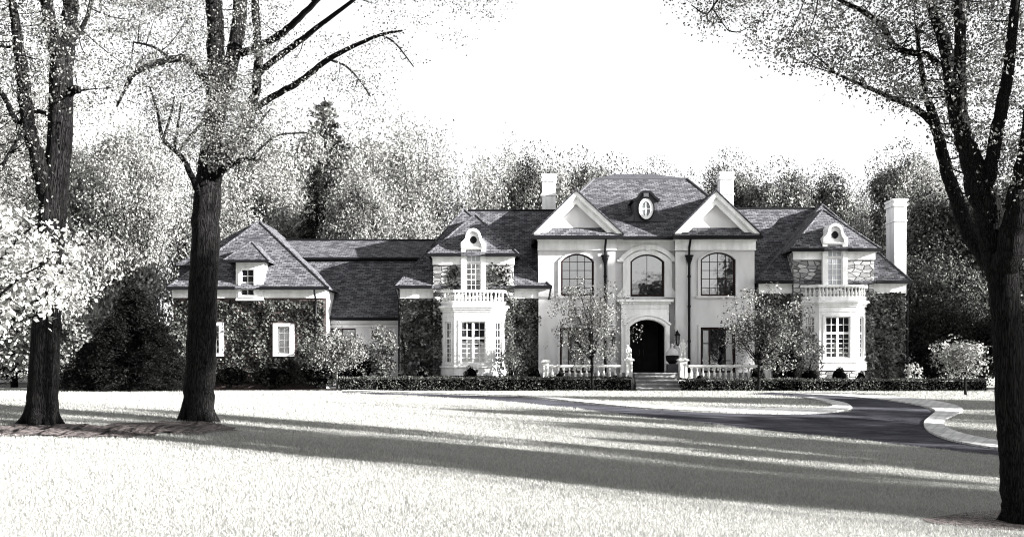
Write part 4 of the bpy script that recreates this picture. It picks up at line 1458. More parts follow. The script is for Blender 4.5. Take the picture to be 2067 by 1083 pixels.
def shrub(name, x0, x1, ytop, ybot, Y, label, cat='shrub', leaf='leaf_ivy', size=0.12, dens=1.0, group=None, core=True, depth=None):
    X0, X1 = px(x0, Y), px(x1, Y)
    Z0, Z1 = pz(ybot, Y), pz(ytop, Y)
    Z0 = min(Z0, 0.15)
    T = thing(name, ((X0 + X1) / 2, Y, 0), label, cat, group)
    c = ((X0 + X1) / 2, Y, (Z0 + Z1) / 2)
    r = ((X1 - X0) / 2, depth or min((X1 - X0) / 2, 1.3), (Z1 - Z0) / 2)
    area = 4 * math.pi * ((r[0] * r[1] + r[1] * r[2] + r[0] * r[2]) / 3)
    n = int(area * 150 * dens * (0.12 / size) ** 2)
    ncl = max(10, int(area * 5))
    P, cc = clumps(ncl, c, [q * 0.84 for q in r], min(r) * 0.3, max(12, n // ncl), 0.75)
    ok = P[:, 2] > 0.02
    leaf_obj('foliage', P[ok], size, leaf, T, normal=CN[ok], spread=.8, aspect=0.7)
    m = MB()
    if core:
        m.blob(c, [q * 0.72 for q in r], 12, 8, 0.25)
        m.build('branches_or_dark_core', 'core_dark', T, uv=False)  # solid dark core standing for the shade within the foliage
    else:
        m.tube([(c[0], c[1], -.1), (c[0], c[1], Z0 + .3)], [.04, .04], 6)
        for k in range(9):
            e = cc[k]; m.tube([(c[0], c[1], 0), (c[0] + (e[0] - c[0]) * .4, c[1] + (e[1] - c[1]) * .4, e[2] * .6), tuple(e)], [.035, .02, .01], 5)
        m.build('branches_or_dark_core', 'limb_bark', T, uv=False)
    return T


def hedge(x0, x1, ytop, ybot, Y, depth, label):
    X0, X1 = px(x0, Y), px(x1, Y)
    Z1 = pz(ytop, Y)
    T = thing('hedge', ((X0 + X1) / 2, Y + depth / 2, 0), label, 'hedge', 'clipped hedges along the house front')
    m = MB(); m.box(X0 + .08, X1 - .08, Y + .10, Y + depth - .1, 0, Z1 - .10); m.build('branches_or_dark_core', 'core_dark', T, uv=False)  # dark box painted as the shade inside the hedge
    L = X1 - X0
    nf = int(L * Z1 * 320); ntp = int(L * depth * 300)
    a = np.c_[X0 + L * rng.random(nf), Y + 0.12 * rng.random(nf) ** 1.5 - .03, Z1 * rng.random(nf)]
    wob = 0.05 * np.sin(a[:, 0] * 2.2) + 0.03 * np.sin(a[:, 0] * 5.7)
    a[:, 1] -= wob
    b = np.c_[X0 + L * rng.random(ntp), Y + depth * rng.random(ntp), Z1 + rng.normal(size=ntp) * .035]
    b[:, 2] += 0.03 * np.sin(b[:, 0] * 3.1)
    leaf_obj('foliage', np.concatenate([a, b]), 0.085, 'leaf_hedge', T, normal=(0, -.35, .5), spread=0.9, aspect=0.75)
    return T


hedge(682, 1277, 762, 784, 56.6, 1.0, 'long low clipped hedge left of the front steps')
hedge(1372, 1610, 765, 788, 56.2, 1.0, 'low clipped hedge between the front steps and the bushes by the right bay')
hedge(1611, 1996, 766, 791, 55.6, 1.1, 'long low clipped hedge below the right bay window, ending at the far right')


def limb_path(p0, p1, r0, r1, sag=0.0, n=5, jit=0.05):
    p0, p1 = np.array(p0, float), np.array(p1, float)
    L = np.linalg.norm(p1 - p0)
    pts = []
    off = rng.normal(size=3) * L * jit
    for k in range(n + 1):
        t = k / n
        q = p0 + (p1 - p0) * t + off * math.sin(math.pi * t)
        q[2] += sag * L * math.sin(math.pi * t)
        pts.append((*q, r0 + (r1 - r0) * t))
    return [p[:3] for p in pts], [p[3] for p in pts]


def small_tree(name, x, ybase, x0, x1, ytop, ycb, Y, label, leaf, size=0.11, n=3600, r=0.07, lean=0.0, cat='tree', bark='limb_bark', spread_y=0.9, ncl=70, cr=0.11, fill=0.9):
    """slender garden tree; crown box in photo pixels"""
    X = px(x, Y)
    T = thing(name, (X, Y, ground(X, Y)), label, cat)
    c = (px((x0 + x1) / 2, Y), Y, pz((ytop + ycb) / 2, Y))
    rad = ((x1 - x0) / 2 * Y / F, (x1 - x0) / 2 * Y / F * spread_y, (ycb - ytop) / 2 * Y / F)
    P, cc = clumps(ncl, c, [q * fill for q in rad], rad[0] * cr * 2, n // ncl, 0.2)
    leaf_obj('crown', P, size, leaf, T, normal=CN, spread=.9, aspect=0.65)
    m = MB()
    zf = pz(ycb, Y) + .25 * rad[2]
    g = ground(X, Y)
    pts, rr = limb_path((X, Y, g - .05), (X + lean, Y, zf), r * 1.15, r * .8, 0, 5, .01)
    m.tube(pts, rr, 8)
    for k in range(min(26, len(cc))):
        e = cc[k]
        s = np.array([X + lean, Y, zf - .2 + (max(0, e[2] - zf)) * .35 * random.random()])
        pts, rr = limb_path(s, e, r * .45, .008, -.06 if e[2] > zf else .08, 4, .06)
        m.tube(pts, rr, 5, cap=False)
    pts, rr = limb_path((X + lean, Y, zf), (c[0], Y, c[2] + rad[2] * .8), r * .8, .012, 0, 5, .03)
    m.tube(pts, rr, 6)
    m.build('trunk', bark, T, smooth=True, uv=False)
    return T


small_tree('young_tree', 1196, 786, 1108, 1275, 566, 745, 56.0, 'slender young tree with airy crown on the island in front of the left french window', 'leaf_tree', 0.105, 6800, .075, ncl=140, cr=.085, fill=1.12)
small_tree('young_tree', 1531, 792, 1455, 1640, 582, 752, 55.0, 'slender young tree with dense grey-green crown right of the front steps', 'leaf_mid', 0.115, 6800, .075, ncl=130, cr=.10, fill=1.05)
small_tree('young_tree', 1949, 801, 1884, 2004, 676, 762, 49.0, 'small bright-leaved round tree on the right lawn beyond the drive', 'leaf_pale', 0.11, 3600, .06, ncl=48, cr=.15)
small_tree('young_tree', 680, 783, 592, 752, 664, 748, 57.0, 'small spreading tree at the left end of the long hedge, by the garage wing', 'leaf_tree', 0.11, 7200, .05, ncl=75, cr=.15, bark='pale_bark')

shrub('shrub', 744, 803, 638, 772, 58.6, 'tall pale shrub in front of the low connecting wing', leaf='leaf_tree', size=0.12, dens=1.5, core=False)
shrub('shrub', 698, 760, 690, 775, 58.8, 'leafy shrub below the spreading tree by the garage wing', leaf='leaf_tree', size=0.12, dens=1.0)
shrub('shrub', 836, 866, 732, 768, 57.9, 'round clipped shrub under the dark ivy left of the left bay', leaf='leaf_tree', size=.07)
shrub('shrub', 934, 968, 737, 770, 57.9, 'round clipped dark shrub in front of the left bay window', leaf='leaf_ivy', size=.07)
shrub('shrub', 1000, 1062, 690, 770, 58.6, 'loose pale shrub at the right corner of the left bay', leaf='leaf_tree', size=.12, core=False, dens=.6)
shrub('shrub', 1058, 1096, 735, 772, 58.0, 'dark low shrub at the left end of the stone balustrade', leaf='leaf_ivy', size=.08)
shrub('shrub', 1116, 1146, 748, 775, 57.4, 'small dark shrub against the balusters at their left end', leaf='leaf_ivy', size=.07)
shrub('shrub', 1228, 1254, 753, 776, 57.4, 'small dark shrub against the balusters beside the stooping statue', leaf='leaf_ivy', size=.07)
shrub('shrub', 1398, 1428, 754, 776, 57.3, 'small dark shrub against the balusters beside the standing statue', leaf='leaf_ivy', size=.07)
shrub('shrub', 1512, 1545, 738, 778, 57.2, 'dark shrub behind the thin trunk right of the steps', leaf='leaf_ivy', size=.08)
shrub('shrub', 1556, 1616, 690, 778, 58.2, 'big dark bush between the right balustrade and the right bay', leaf='leaf_ivy', size=.10, dens=1.2)
shrub('shrub', 1588, 1664, 648, 752, 58.0, 'bright loose-leaved shrub covering the left side of the right bay', leaf='leaf_pale', size=.13, core=False, dens=.55)
shrub('shrub', 1612, 1656, 742, 780, 57.2, 'low dark shrub under the left corner of the right bay', leaf='leaf_ivy', size=.08)
shrub('shrub', 1676, 1712, 738, 780, 57.2, 'round dark shrub under the right bay window', leaf='leaf_ivy', size=.08)
shrub('shrub', 1726, 1750, 748, 780, 57.2, 'small dark shrub under the right corner of the right bay', leaf='leaf_ivy', size=.08)
shrub('shrub', 1826, 1862, 728, 778, 58.2, 'pale feathery shrub at the far right corner of the house', leaf='leaf_bright', size=.10, dens=.6, core=False)
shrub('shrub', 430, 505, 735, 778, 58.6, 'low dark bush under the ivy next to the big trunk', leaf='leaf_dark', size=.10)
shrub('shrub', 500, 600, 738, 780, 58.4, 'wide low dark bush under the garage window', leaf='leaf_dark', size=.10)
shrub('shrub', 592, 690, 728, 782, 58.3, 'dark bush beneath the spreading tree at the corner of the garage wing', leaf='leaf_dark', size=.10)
shrub('evergreen_bush', 298, 384, 640, 780, 57.5, 'grey-leaved bush against the left corner of the garage wing', 'bush', 'leaf_ivy', .13, 1.1)
shrub('pale_bush', 60, 200, 555, 720, 62, 'pale drooping bush beside the black evergreens, behind the left trunk', 'bush', 'leaf_pale', .17, .9, core=False)


# ------------------------------------------------------------------ big foreground trees, drawn limb by limb
def big_tree(name, label, Y, trunk, limbs, regions, leaf, lsize, per=26, cr=0.42, bark='bark'):
    """trunk and limbs as (px x, px y, px radius, depth offset); regions = (polygon, clump count, depth spread)"""
    b0 = trunk[0]
    base = (px(b0[0], Y), Y)
    T = thing(name, (base[0], base[1], ground(*base)), label, 'tree')
    def W(q): return (px(q[0], Y + q[3]), Y + q[3], pz(q[1], Y + q[3]), q[2] * Y / F)
    m = MB()
    pts, rr = smooth_path([W(q if len(q) == 4 else (*q, 0)) for q in trunk], 6, .03)
    m.tube(pts, rr, 22)
    # root flare
    gz_ = ground(*base)
    r0 = trunk[1][2] * Y / F
    for k in range(7):
        an = 2 * math.pi * (k + .3 * random.random()) / 7
        L = r0 * (1.3 + .45 * random.random())
        a_ = (base[0] + .45 * r0 * math.cos(an), base[1] + .45 * r0 * math.sin(an), gz_ + r0 * 1.9)
        b_ = (base[0] + .85 * r0 * math.cos(an), base[1] + .85 * r0 * math.sin(an), gz_ + r0 * .5)
        c_ = (base[0] + L * math.cos(an), base[1] + L * math.sin(an), gz_ - .08)
        p_, r_ = smooth_path([(*a_, r0 * .34), (*b_, r0 * .34), (*c_, r0 * .24)], 4)
        m.tube(p_, r_, 10)
    nodes = []; LM = []
    for lb in limbs:
        q = [W(z if len(z) == 4 else (*z, 0)) for z in lb]
        pts, rr = smooth_path(q, 5, .08)
        mm = MB(); mm.tube(pts, rr, 12 if rr[0] > .08 else 7); mm.r0 = rr[0]
        nodes += [(np.array(p), mm) for p in pts[2:]]; LM.append(mm)
    NA = np.array([q[0] for q in nodes]); P = []
    for poly, cnt, dsp, y_off in regions:
        xs__ = [p[0] for p in poly]; ys__ = [p[1] for p in poly]
        got = 0
        while got < cnt:
            k = 400
            ax_ = min(xs__) + (max(xs__) - min(xs__)) * rng.random(k); ay_ = min(ys__) + (max(ys__) - min(ys__)) * rng.random(k)
            ok = poly_contains(poly, ax_, ay_)
            for u, v in zip(ax_[ok], ay_[ok]):
                if got >= cnt: break
                got += 1
                d = Y + y_off + rng.normal() * dsp
                c = np.array((px(u, d), d, pz(v, d)))
                r = cr * (0.5 + rng.random())
                p = rng.normal(size=(per, 3)) * np.array((1, 1, .6)) * r * .55
                P.append(c + p)
                if rng.random() < 0.45:
                    dist = np.linalg.norm(NA - c, axis=1); j = int(dist.argmin())
                    if dist[j] < 3.0 * cr:
                        pts, rr = limb_path(NA[j], c, .04 * cr, .004, -.05, 5, .04)
                        nodes[j][1].tube(pts, rr, 4, cap=False)
    m.build('trunk', bark, T, smooth=True, uv=False)
    for mm in LM: mm.build('limb', bark if mm.r0 > .11 else 'limb_bark', T, smooth=True, uv=False)
    P = np.concatenate(P)
    leaf_obj('crown', P, lsize, leaf, T, aspect=0.62, droop=0.5)
    return T


big_tree('maple_tree', 'big forked maple trunk at the far left edge of the lawn', gpix(83, 857)[1],
    [(83, 868, 34), (85, 838, 31), (88, 760, 29.5), (92, 680, 28), (96, 600, 27), (102, 500, 26.5), (106, 420, 27), (117, 330, 25), (123, 240, 24), (124, 150, 23), (126, 105, 22)],
    [[(130, 130, 17, 0), (141, 50, 16, .2), (147, -40, 15, .4), (158, -180, 11, .8), (170, -330, 6, 1)],
     [(118, 130, 14, 0), (104, 60, 13, -.2), (90, -10, 12, -.4), (70, -120, 9, -.8), (40, -260, 5, -1)],
     [(98, 400, 19, 0), (76, 320, 15, -.3), (58, 250, 13.5, -.5), (49, 180, 13, -.7), (40, 110, 11, -.8), (28, 20, 8, -1), (10, -120, 5, -1.5)],
     [(54, 245, 8, -.5), (30, 240, 6, -.6), (5, 190, 5, -.8), (-40, 150, 3, -1)],
     [(56, 255, 6, -.5), (25, 300, 4, -.9), (0, 345, 2.5, -1.2)],
     [(148, 80, 6, .2), (172, 45, 5, .4), (187, -10, 4, .6), (200, -100, 3, 1)],
     [(120, 240, 5, .2), (80, 225, 5, .4), (45, 222, 4, .8)],
     [(140, 190, 7, 0), (152, 180, 9, -.1), (158, 184, 7, -.15)]],
    [([(-60, -120), (110, -120), (110, 40), (60, 330), (-60, 420)], 190, 1.6, 0.5), ([(120, -150), (300, -150), (300, 120), (170, 250), (140, 100)], 90, 1.4, 1.0),
     ([(-60, 350), (70, 380), (70, 470), (-60, 480)], 40, 1.2, 1.0), ([(-300, -700), (320, -700), (320, -150), (-300, -150)], 200, 2.0, 0.3)],
    'leaf_tree', 0.044, 92, .36)

big_tree('maple_tree', 'big straight maple trunk standing in front of the garage wing', gpix(398, 850)[1],
    [(398, 864, 34), (400, 835, 31), (404, 760, 30), (407, 680, 29), (410, 600, 28.5), (414, 500, 28), (418, 400, 27), (425, 330, 24), (432, 250, 20), (436, 180, 18)],
    [[(436, 200, 18, 0), (438, 120, 18, -.1), (434, 50, 16.5, -.2), (430, -30, 16, -.3), (424, -170, 11, -.5), (420, -320, 6, -.8)],
     [(440, 240, 15, .1), (455, 180, 15, .3), (470, 110, 15, .5), (482, 40, 15, .7), (490, -30, 13, .9), (508, -180, 8, 1.3)],
     [(434, 350, 14, .2), (470, 295, 14, .5), (496, 255, 13, .8), (512, 200, 10, .9), (522, 120, 9, 1.0), (517, 40, 8.5, 1.1), (512, -60, 7, 1.2), (516, -160, 4, 1.3)],
     [(486, 108, 8, .6), (525, 92, 8, .5), (565, 70, 7.5, .3), (605, 35, 6.5, 0), (660, -20, 5, -.4), (720, -90, 3, -.8)],
     [(520, 150, 7, 1.0), (548, 125, 7, .8), (592, 92, 6.5, .4), (650, 48, 5, 0), (720, -5, 3.5, -.6)],
     [(508, 222, 8, .9), (555, 192, 7, .8), (605, 165, 6.5, .6), (655, 125, 6, .4), (710, 95, 4.5, .2), (770, 70, 3.2, 0), (812, 62, 2.0, -.2)],
     [(665, 120, 2.6, .4), (700, 135, 2.2, .5), (728, 165, 1.8, .6), (748, 195, 1.3, .6)],
     [(770, 70, 2.2, 0), (800, 90, 1.8, 0), (835, 135, 1.2, .1)],
     [(428, 372, 10, 0), (446, 345, 8, -.3), (475, 328, 6.5, -.5), (505, 320, 5, -.7), (524, 322, 4, -.8)],
     [(505, 322, 3, -.7), (530, 295, 2.6, -.6), (565, 272, 2, -.5), (620, 268, 1.3, -.4)],
     [(482, 326, 3, -.5), (500, 285, 3, -.4), (525, 245, 2.4, -.2), (545, 222, 1.6, 0)],
     [(402, 392, 7, -.2), (385, 350, 6, -.5), (365, 315, 5, -.7), (345, 297, 4.5, -.8), (328, 278, 4, -.9), (318, 225, 2.5, -1.0), (302, 175, 1.6, -1.1)],
     [(358, 308, 4, -.7), (380, 280, 3.6, -.7), (405, 250, 3, -.6), (416, 225, 2, -.5)],
     [(352, 300, 3, -.7), (358, 260, 2.6, -.8), (366, 205, 1.6, -.9)],
     [(330, 280, 3, -.9), (345, 230, 2.4, -.9), (352, 195, 1.5, -.9)],
     [(428, 168, 9, 0), (405, 150, 8.5, -.3), (378, 120, 8, -.5), (345, 120, 7, -.8), (305, 132, 6, -1.0), (272, 148, 5, -1.2), (252, 180, 3.5, -1.3), (236, 215, 2, -1.4)],
     [(345, 120, 3, -.8), (310, 95, 2.4, -.9), (270, 85, 1.6, -1.0)]],
    [([(200, -150), (430, -150), (430, 110), (330, 230), (220, 210)], 190, 1.5, 0.0), ([(300, 110), (470, 130), (520, 250), (460, 340), (330, 300), (290, 200)], 130, 1.2, -.6),
     ([(440, -150), (620, -150), (560, 60), (520, 250), (460, 250)], 90, 1.3, .4), ([(540, 60), (760, 30), (860, 110), (760, 180), (600, 200)], 26, 1.0, .2),
     ([(450, 200), (560, 200), (600, 300), (480, 345)], 40, 1.0, -.5), ([(680, -60), (1050, -90), (960, 90), (800, 60)], 34, 1.2, 0), ([(200, -700), (800, -700), (800, -150), (200, -150)], 200, 2.0, 0)],
    'leaf_tree', 0.043, 92, .36)

big_tree('maple_tree', 'dark leaning maple with many forking limbs at the right edge', 13.2,
    [(2060, 1050, 36), (2055, 1000, 32), (2047, 900, 30), (2041, 830, 29.5), (2035, 700, 29), (2029, 610, 29), (2022, 545, 31), (2010, 490, 32)],
    [[(2016, 520, 28, 0), (1996, 440, 27, -.1), (1976, 370, 25, -.2), (1956, 310, 20, -.3), (1942, 260, 15, -.3), (1938, 180, 12, -.3), (1938, 90, 11, -.3), (1936, 0, 10, -.3), (1932, -130, 8, -.3), (1925, -300, 5, -.4)],
     [(1950, 300, 14, -.3), (1930, 235, 15, -.1), (1920, 160, 14, .1), (1905, 80, 13, .3), (1880, 10, 11, .5), (1850, -60, 9, .7), (1800, -170, 5, 1)],
     [(2008, 540, 20, .2), (1975, 500, 18, .4), (1950, 455, 16, .6), (1930, 400, 15, .7), (1912, 345, 13, .8), (1898, 290, 12, .9), (1888, 250, 11, 1), (1870, 195, 8, 1.1), (1862, 150, 6, 1.1), (1850, 60, 4, 1.2)],
     [(1890, 258, 9, 1), (1865, 232, 8, 1.1), (1835, 212, 7, 1.2), (1800, 198, 6, 1.3), (1750, 176, 4.5, 1.5), (1690, 150, 3, 1.7)],
     [(1895, 130, 6, .3), (1870, 110, 7, .6), (1830, 105, 7, .9), (1800, 88, 7, 1.1), (1782, 55, 6.5, 1.2), (1750, 28, 6, 1.3), (1710, 8, 5, 1.4), (1670, -10, 4, 1.5), (1560, -40, 3, 1.6), (1420, -20, 2.4, 1.7)],
     [(1985, 400, 14, -.2), (2000, 330, 13, -.4), (2012, 265, 12.5, -.5), (2026, 200, 11.5, -.6), (2038, 120, 10, -.7), (2046, 40, 9, -.8), (2055, -80, 7, -.9), (2070, -240, 4, -1)],
     [(2026, 545, 26, -.2), (2046, 450, 23, -.4), (2060, 380, 20, -.5), (2074, 310, 17, -.6), (2090, 200, 15, -.7), (2120, 40, 11, -.9), (2150, -160, 7, -1)],
     [(1470, -30, 2.4, 1.7), (1445, 5, 2.2, 1.7), (1425, 28, 1.8, 1.7), (1395, 10, 1.2, 1.7)],
     [(1440, 20, 1.8, 1.7), (1455, 42, 1.6, 1.7), (1468, 60, 1.0, 1.7)]],
    [([(1480, -60), (1900, -60), (1900, 250), (1840, 215), (1740, 175), (1620, 130), (1510, 80)], 230, .8, 1.2), ([(1380, -40), (1520, -40), (1500, 40), (1440, 60), (1390, 25)], 26, .5, 1.6),
     ([(1880, -60), (2100, -60), (2100, 330), (1960, 300), (1900, 250)], 200, 1.0, .9), ([(1900, 240), (2100, 300), (2100, 480), (2010, 420), (1950, 360)], 50, .9, .9),
     ([(1400, -600), (2300, -600), (2300, -60), (1400, -60)], 160, 1.4, .6)],
    'leaf_tree', 0.040, 66, .27)

# young maple close by on the left: only its leafy side reaches the picture
P_ = []
big_tree('young_maple', 'pale large-leaved young maple reaching in at the left edge, in front of the first trunk', 14.2,
    [(-70, 960, 9), (-72, 900, 8), (-68, 760, 7), (-60, 640, 6), (-50, 520, 4)],
    [[(-64, 700, 4, 0), (-20, 620, 3.4, -.3), (40, 560, 2.4, -.5), (95, 530, 1.4, -.6)], [(-60, 640, 4, 0), (-10, 540, 3, .2), (50, 470, 2, .3), (95, 440, 1.2, .3)],
     [(-62, 680, 3.5, 0), (-30, 640, 3, .4), (10, 620, 2, .6), (60, 640, 1.2, .6)]],
    [([(-150, 400), (40, 415), (66, 460), (70, 540), (50, 600), (15, 640), (10, 690), (-150, 700)], 165, .55, 0), ([(40, 415), (100, 440), (128, 500), (122, 590), (95, 640), (40, 640)], 34, .45, 0)],
    'leaf_bright', 0.078, 24, .20)


# ------------------------------------------------------------------ the wood behind the house and trees around the grounds
def proto_broad(seed, H, Wd, nl, size, leaf, stems=False, base=0.22, ncl=42, cf=.17):
    """returns trunk and crown meshes of a broad-crowned tree standing at the origin"""
    c = (0, 0, H * (0.5 + base * .45)); rad = (Wd / 2, Wd / 2, H * (0.5 - base * .45))
    P, cc = clumps(ncl, c, [q * .80 for q in rad], Wd * cf, int(nl * .9) // ncl, 0.45, .75)
    ok = P[:, 2] > .3
    P = P[ok]; nr_ = CN[ok]
    # a thin scatter of single leaves softens the outline
    d = rng.normal(size=(nl // 10, 3)); d /= np.linalg.norm(d, axis=1, keepdims=True)
    E = np.array(c) + d * np.array(rad) * (.75 + .3 * rng.random((len(d), 1)))
    P = np.concatenate([P, E]); nr_ = np.concatenate([nr_, d])
    me_c = raw_mesh('crown', leaf_verts(P, size, normal=nr_, spread=.75, aspect=.65), len(P), leaf)
    m = MB()
    pts, rr = limb_path((0, 0, -.3), (0, 0, H * .45), Wd * .03, Wd * .018, 0, 6, .02); m.tube(pts, rr, 8)
    for k in range(min(22, len(cc))):
        e = cc[k]; s = np.array((0, 0, H * (.18 + .25 * random.random())))
        pts, rr = limb_path(s, e, Wd * .011, .02, .05, 5, .06); m.tube(pts, rr, 5, cap=False)
    o = m.build('trunk', 'limb_bark', None, smooth=True, uv=False); me_t = o.data
    bpy.data.objects.remove(o)
    return me_t, me_c


def proto_wispy(seed, H, Wd, nl, size, leaf):
    """many fine ascending stems with light young leaves"""
    m = MB(); P = []
    ns = 40
    for k in range(ns):
        an = rng.random() * 6.283; R = Wd / 2 * math.sqrt(rng.random())
        top = np.array((R * math.cos(an), R * math.sin(an), H * (1.0 - .35 * (2 * R / Wd) ** 2) * (.75 + .25 * rng.random())))
        s = np.array((top[0] * .15, top[1] * .15, H * .05 * rng.random()))
        mid = s + (top - s) * .5; mid[:2] *= .62
        pts, rr = smooth_path([(*s, .13), (*mid, .075), (*top, .008)], 5, .1)
        m.tube(pts, rr, 5, cap=False)
        A = np.array(pts)
        n_ = nl // ns
        t = (0.12 + .92 * rng.random(n_) ** .55).clip(0, .999) * (len(A) - 1)
        i = np.minimum(t.astype(int), len(A) - 2)
        q = A[i] + (A[i + 1] - A[i]) * (t - i)[:, None]
        q += rng.normal(size=q.shape) * np.array((.6, .6, .55)) * (Wd / 9) * (.4 + .6 * (t / len(A)))[:, None]
        P.append(q)
        for j in range(3):
            u = A[random.randint(3, len(A) - 2)]; e = u + np.array((rng.normal() * .8, rng.normal() * .8, .8 + rng.random()))
            m.tube([tuple(u), tuple(e)], [.025, .006], 4, cap=False)
    P = np.concatenate(P); P = P[P[:, 2] > .2]
    me_c = raw_mesh('crown', leaf_verts(P, size, aspect=.6, droop=.4), len(P), leaf)
    m.tube([(0, 0, -.3), (0, 0, H * .25), (0, 0, H * .6)], [.16, .12, .05], 7)
    o = m.build('trunk', 'limb_bark', None, smooth=True, uv=False); me_t = o.data
    bpy.data.objects.remove(o)
    return me_t, me_c


def proto_conifer(seed, H, Wd, nl, size, leaf):
    m = MB(); P = []
    m.tube([(0, 0, -.3), (0, 0, H * .5), (0, 0, H)], [.28, .17, .03], 8)
    nb = 130
    for k in range(nb):
        t = (k + rng.random()) / nb
        z = H * (.06 + .93 * t)
        L = Wd / 2 * (1 - t) ** .8 * (.65 + .5 * rng.random()) + .25
        an = k * 2.4 + rng.normal() * .3
        e = np.array((L * math.cos(an), L * math.sin(an), z - L * .28 + .1))
        s = np.array((0, 0, z))
        m.tube([tuple(s), tuple(s + (e - s) * .6 + np.array((0, 0, .08 * L))), tuple(e)], [.05, .03, .01], 4, cap=False)
        n_ = int(nl / nb * (.35 + 1.6 * (1 - t)))
        f = rng.random(n_) ** .6
        q = s + (e - s) * f[:, None]; q[:, 2] += .08 * L * np.sin(np.pi * f)
        wd = (.10 + .16 * L * (1 - f * .5))
        q += rng.normal(size=q.shape) * np.c_[wd, wd, wd * .3]
        q[:, 2] -= .25 * rng.random(n_)
        P.append(q)
    P = np.concatenate(P)
    me_c = raw_mesh('crown', leaf_verts(P, size, normal=(0, 0, .8), spread=.8, aspect=.4, droop=.5), len(P), leaf)
    o = m.build('trunk', 'limb_bark', None, smooth=True, uv=False); me_t = o.data
    bpy.data.objects.remove(o)
    return me_t, me_c


PROTO = {
    'broad1': (proto_broad(1, 18, 11, 62000, .205, 'leaf_pale'), 18, 11),
    'broad2': (proto_broad(2, 16, 10, 62000, .205, 'leaf_mid'), 16, 10),
    'broad3': (proto_broad(3, 15, 11, 32000, .25, 'leaf_ivy', base=.1), 15, 11),
    'wispy1': (proto_wispy(4, 20, 10, 32000, .185, 'leaf_pale'), 20, 10),
    'wispy2': (proto_wispy(5, 17, 9, 26000, .185, 'leaf_pale'), 17, 9),
    'conifer': (proto_conifer(6, 20, 8, 24000, .30, 'leaf_mid'), 20, 8),
    'darkfir': (proto_conifer(7, 18, 9, 14000, .27, 'leaf_dark'), 18, 9),
    'bushy': (proto_broad(8, 7, 7, 15000, .19, 'leaf_pale', base=.0), 7, 7),
    'gappy': (proto_broad(11, 16, 10, 17000, .25, 'leaf_mid', ncl=20, cf=.085, base=.5), 16, 10),
    'yew': (proto_conifer(12, 6, 6, 26000, .17, 'leaf_black'), 6, 6),
    'tall': (proto_broad(10, 22, 10, 34000, .25, 'leaf_mid', base=.62), 22, 10),
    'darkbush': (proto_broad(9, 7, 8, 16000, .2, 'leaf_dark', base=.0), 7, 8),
}


def plant(kind, x, ytop, Y, wpx, label, group, name='tree', rot=None, X=None, H=None, Wd=None, lift=0.0):
    (mt, mc), H0, W0_ = PROTO[kind]
    X = px(x, Y) if X is None else X
    g = ground(X, Y)
    H = (pz(ytop, Y) - g) if H is None else H
    Wd = wpx * Y / F if Wd is None else Wd
    T = thing(name, (X, Y, g), label, 'tree', group)
    T.rotation_euler = (0, 0, rng.random() * 6.28 if rot is None else rot)
    T.scale = (Wd / W0_, Wd / W0_, H / H0)
    for nm, me in (('trunk', mt), ('crown', mc)):
        o = bpy.data.objects.new(nm, me); COL.objects.link(o); o.parent = T
    return T


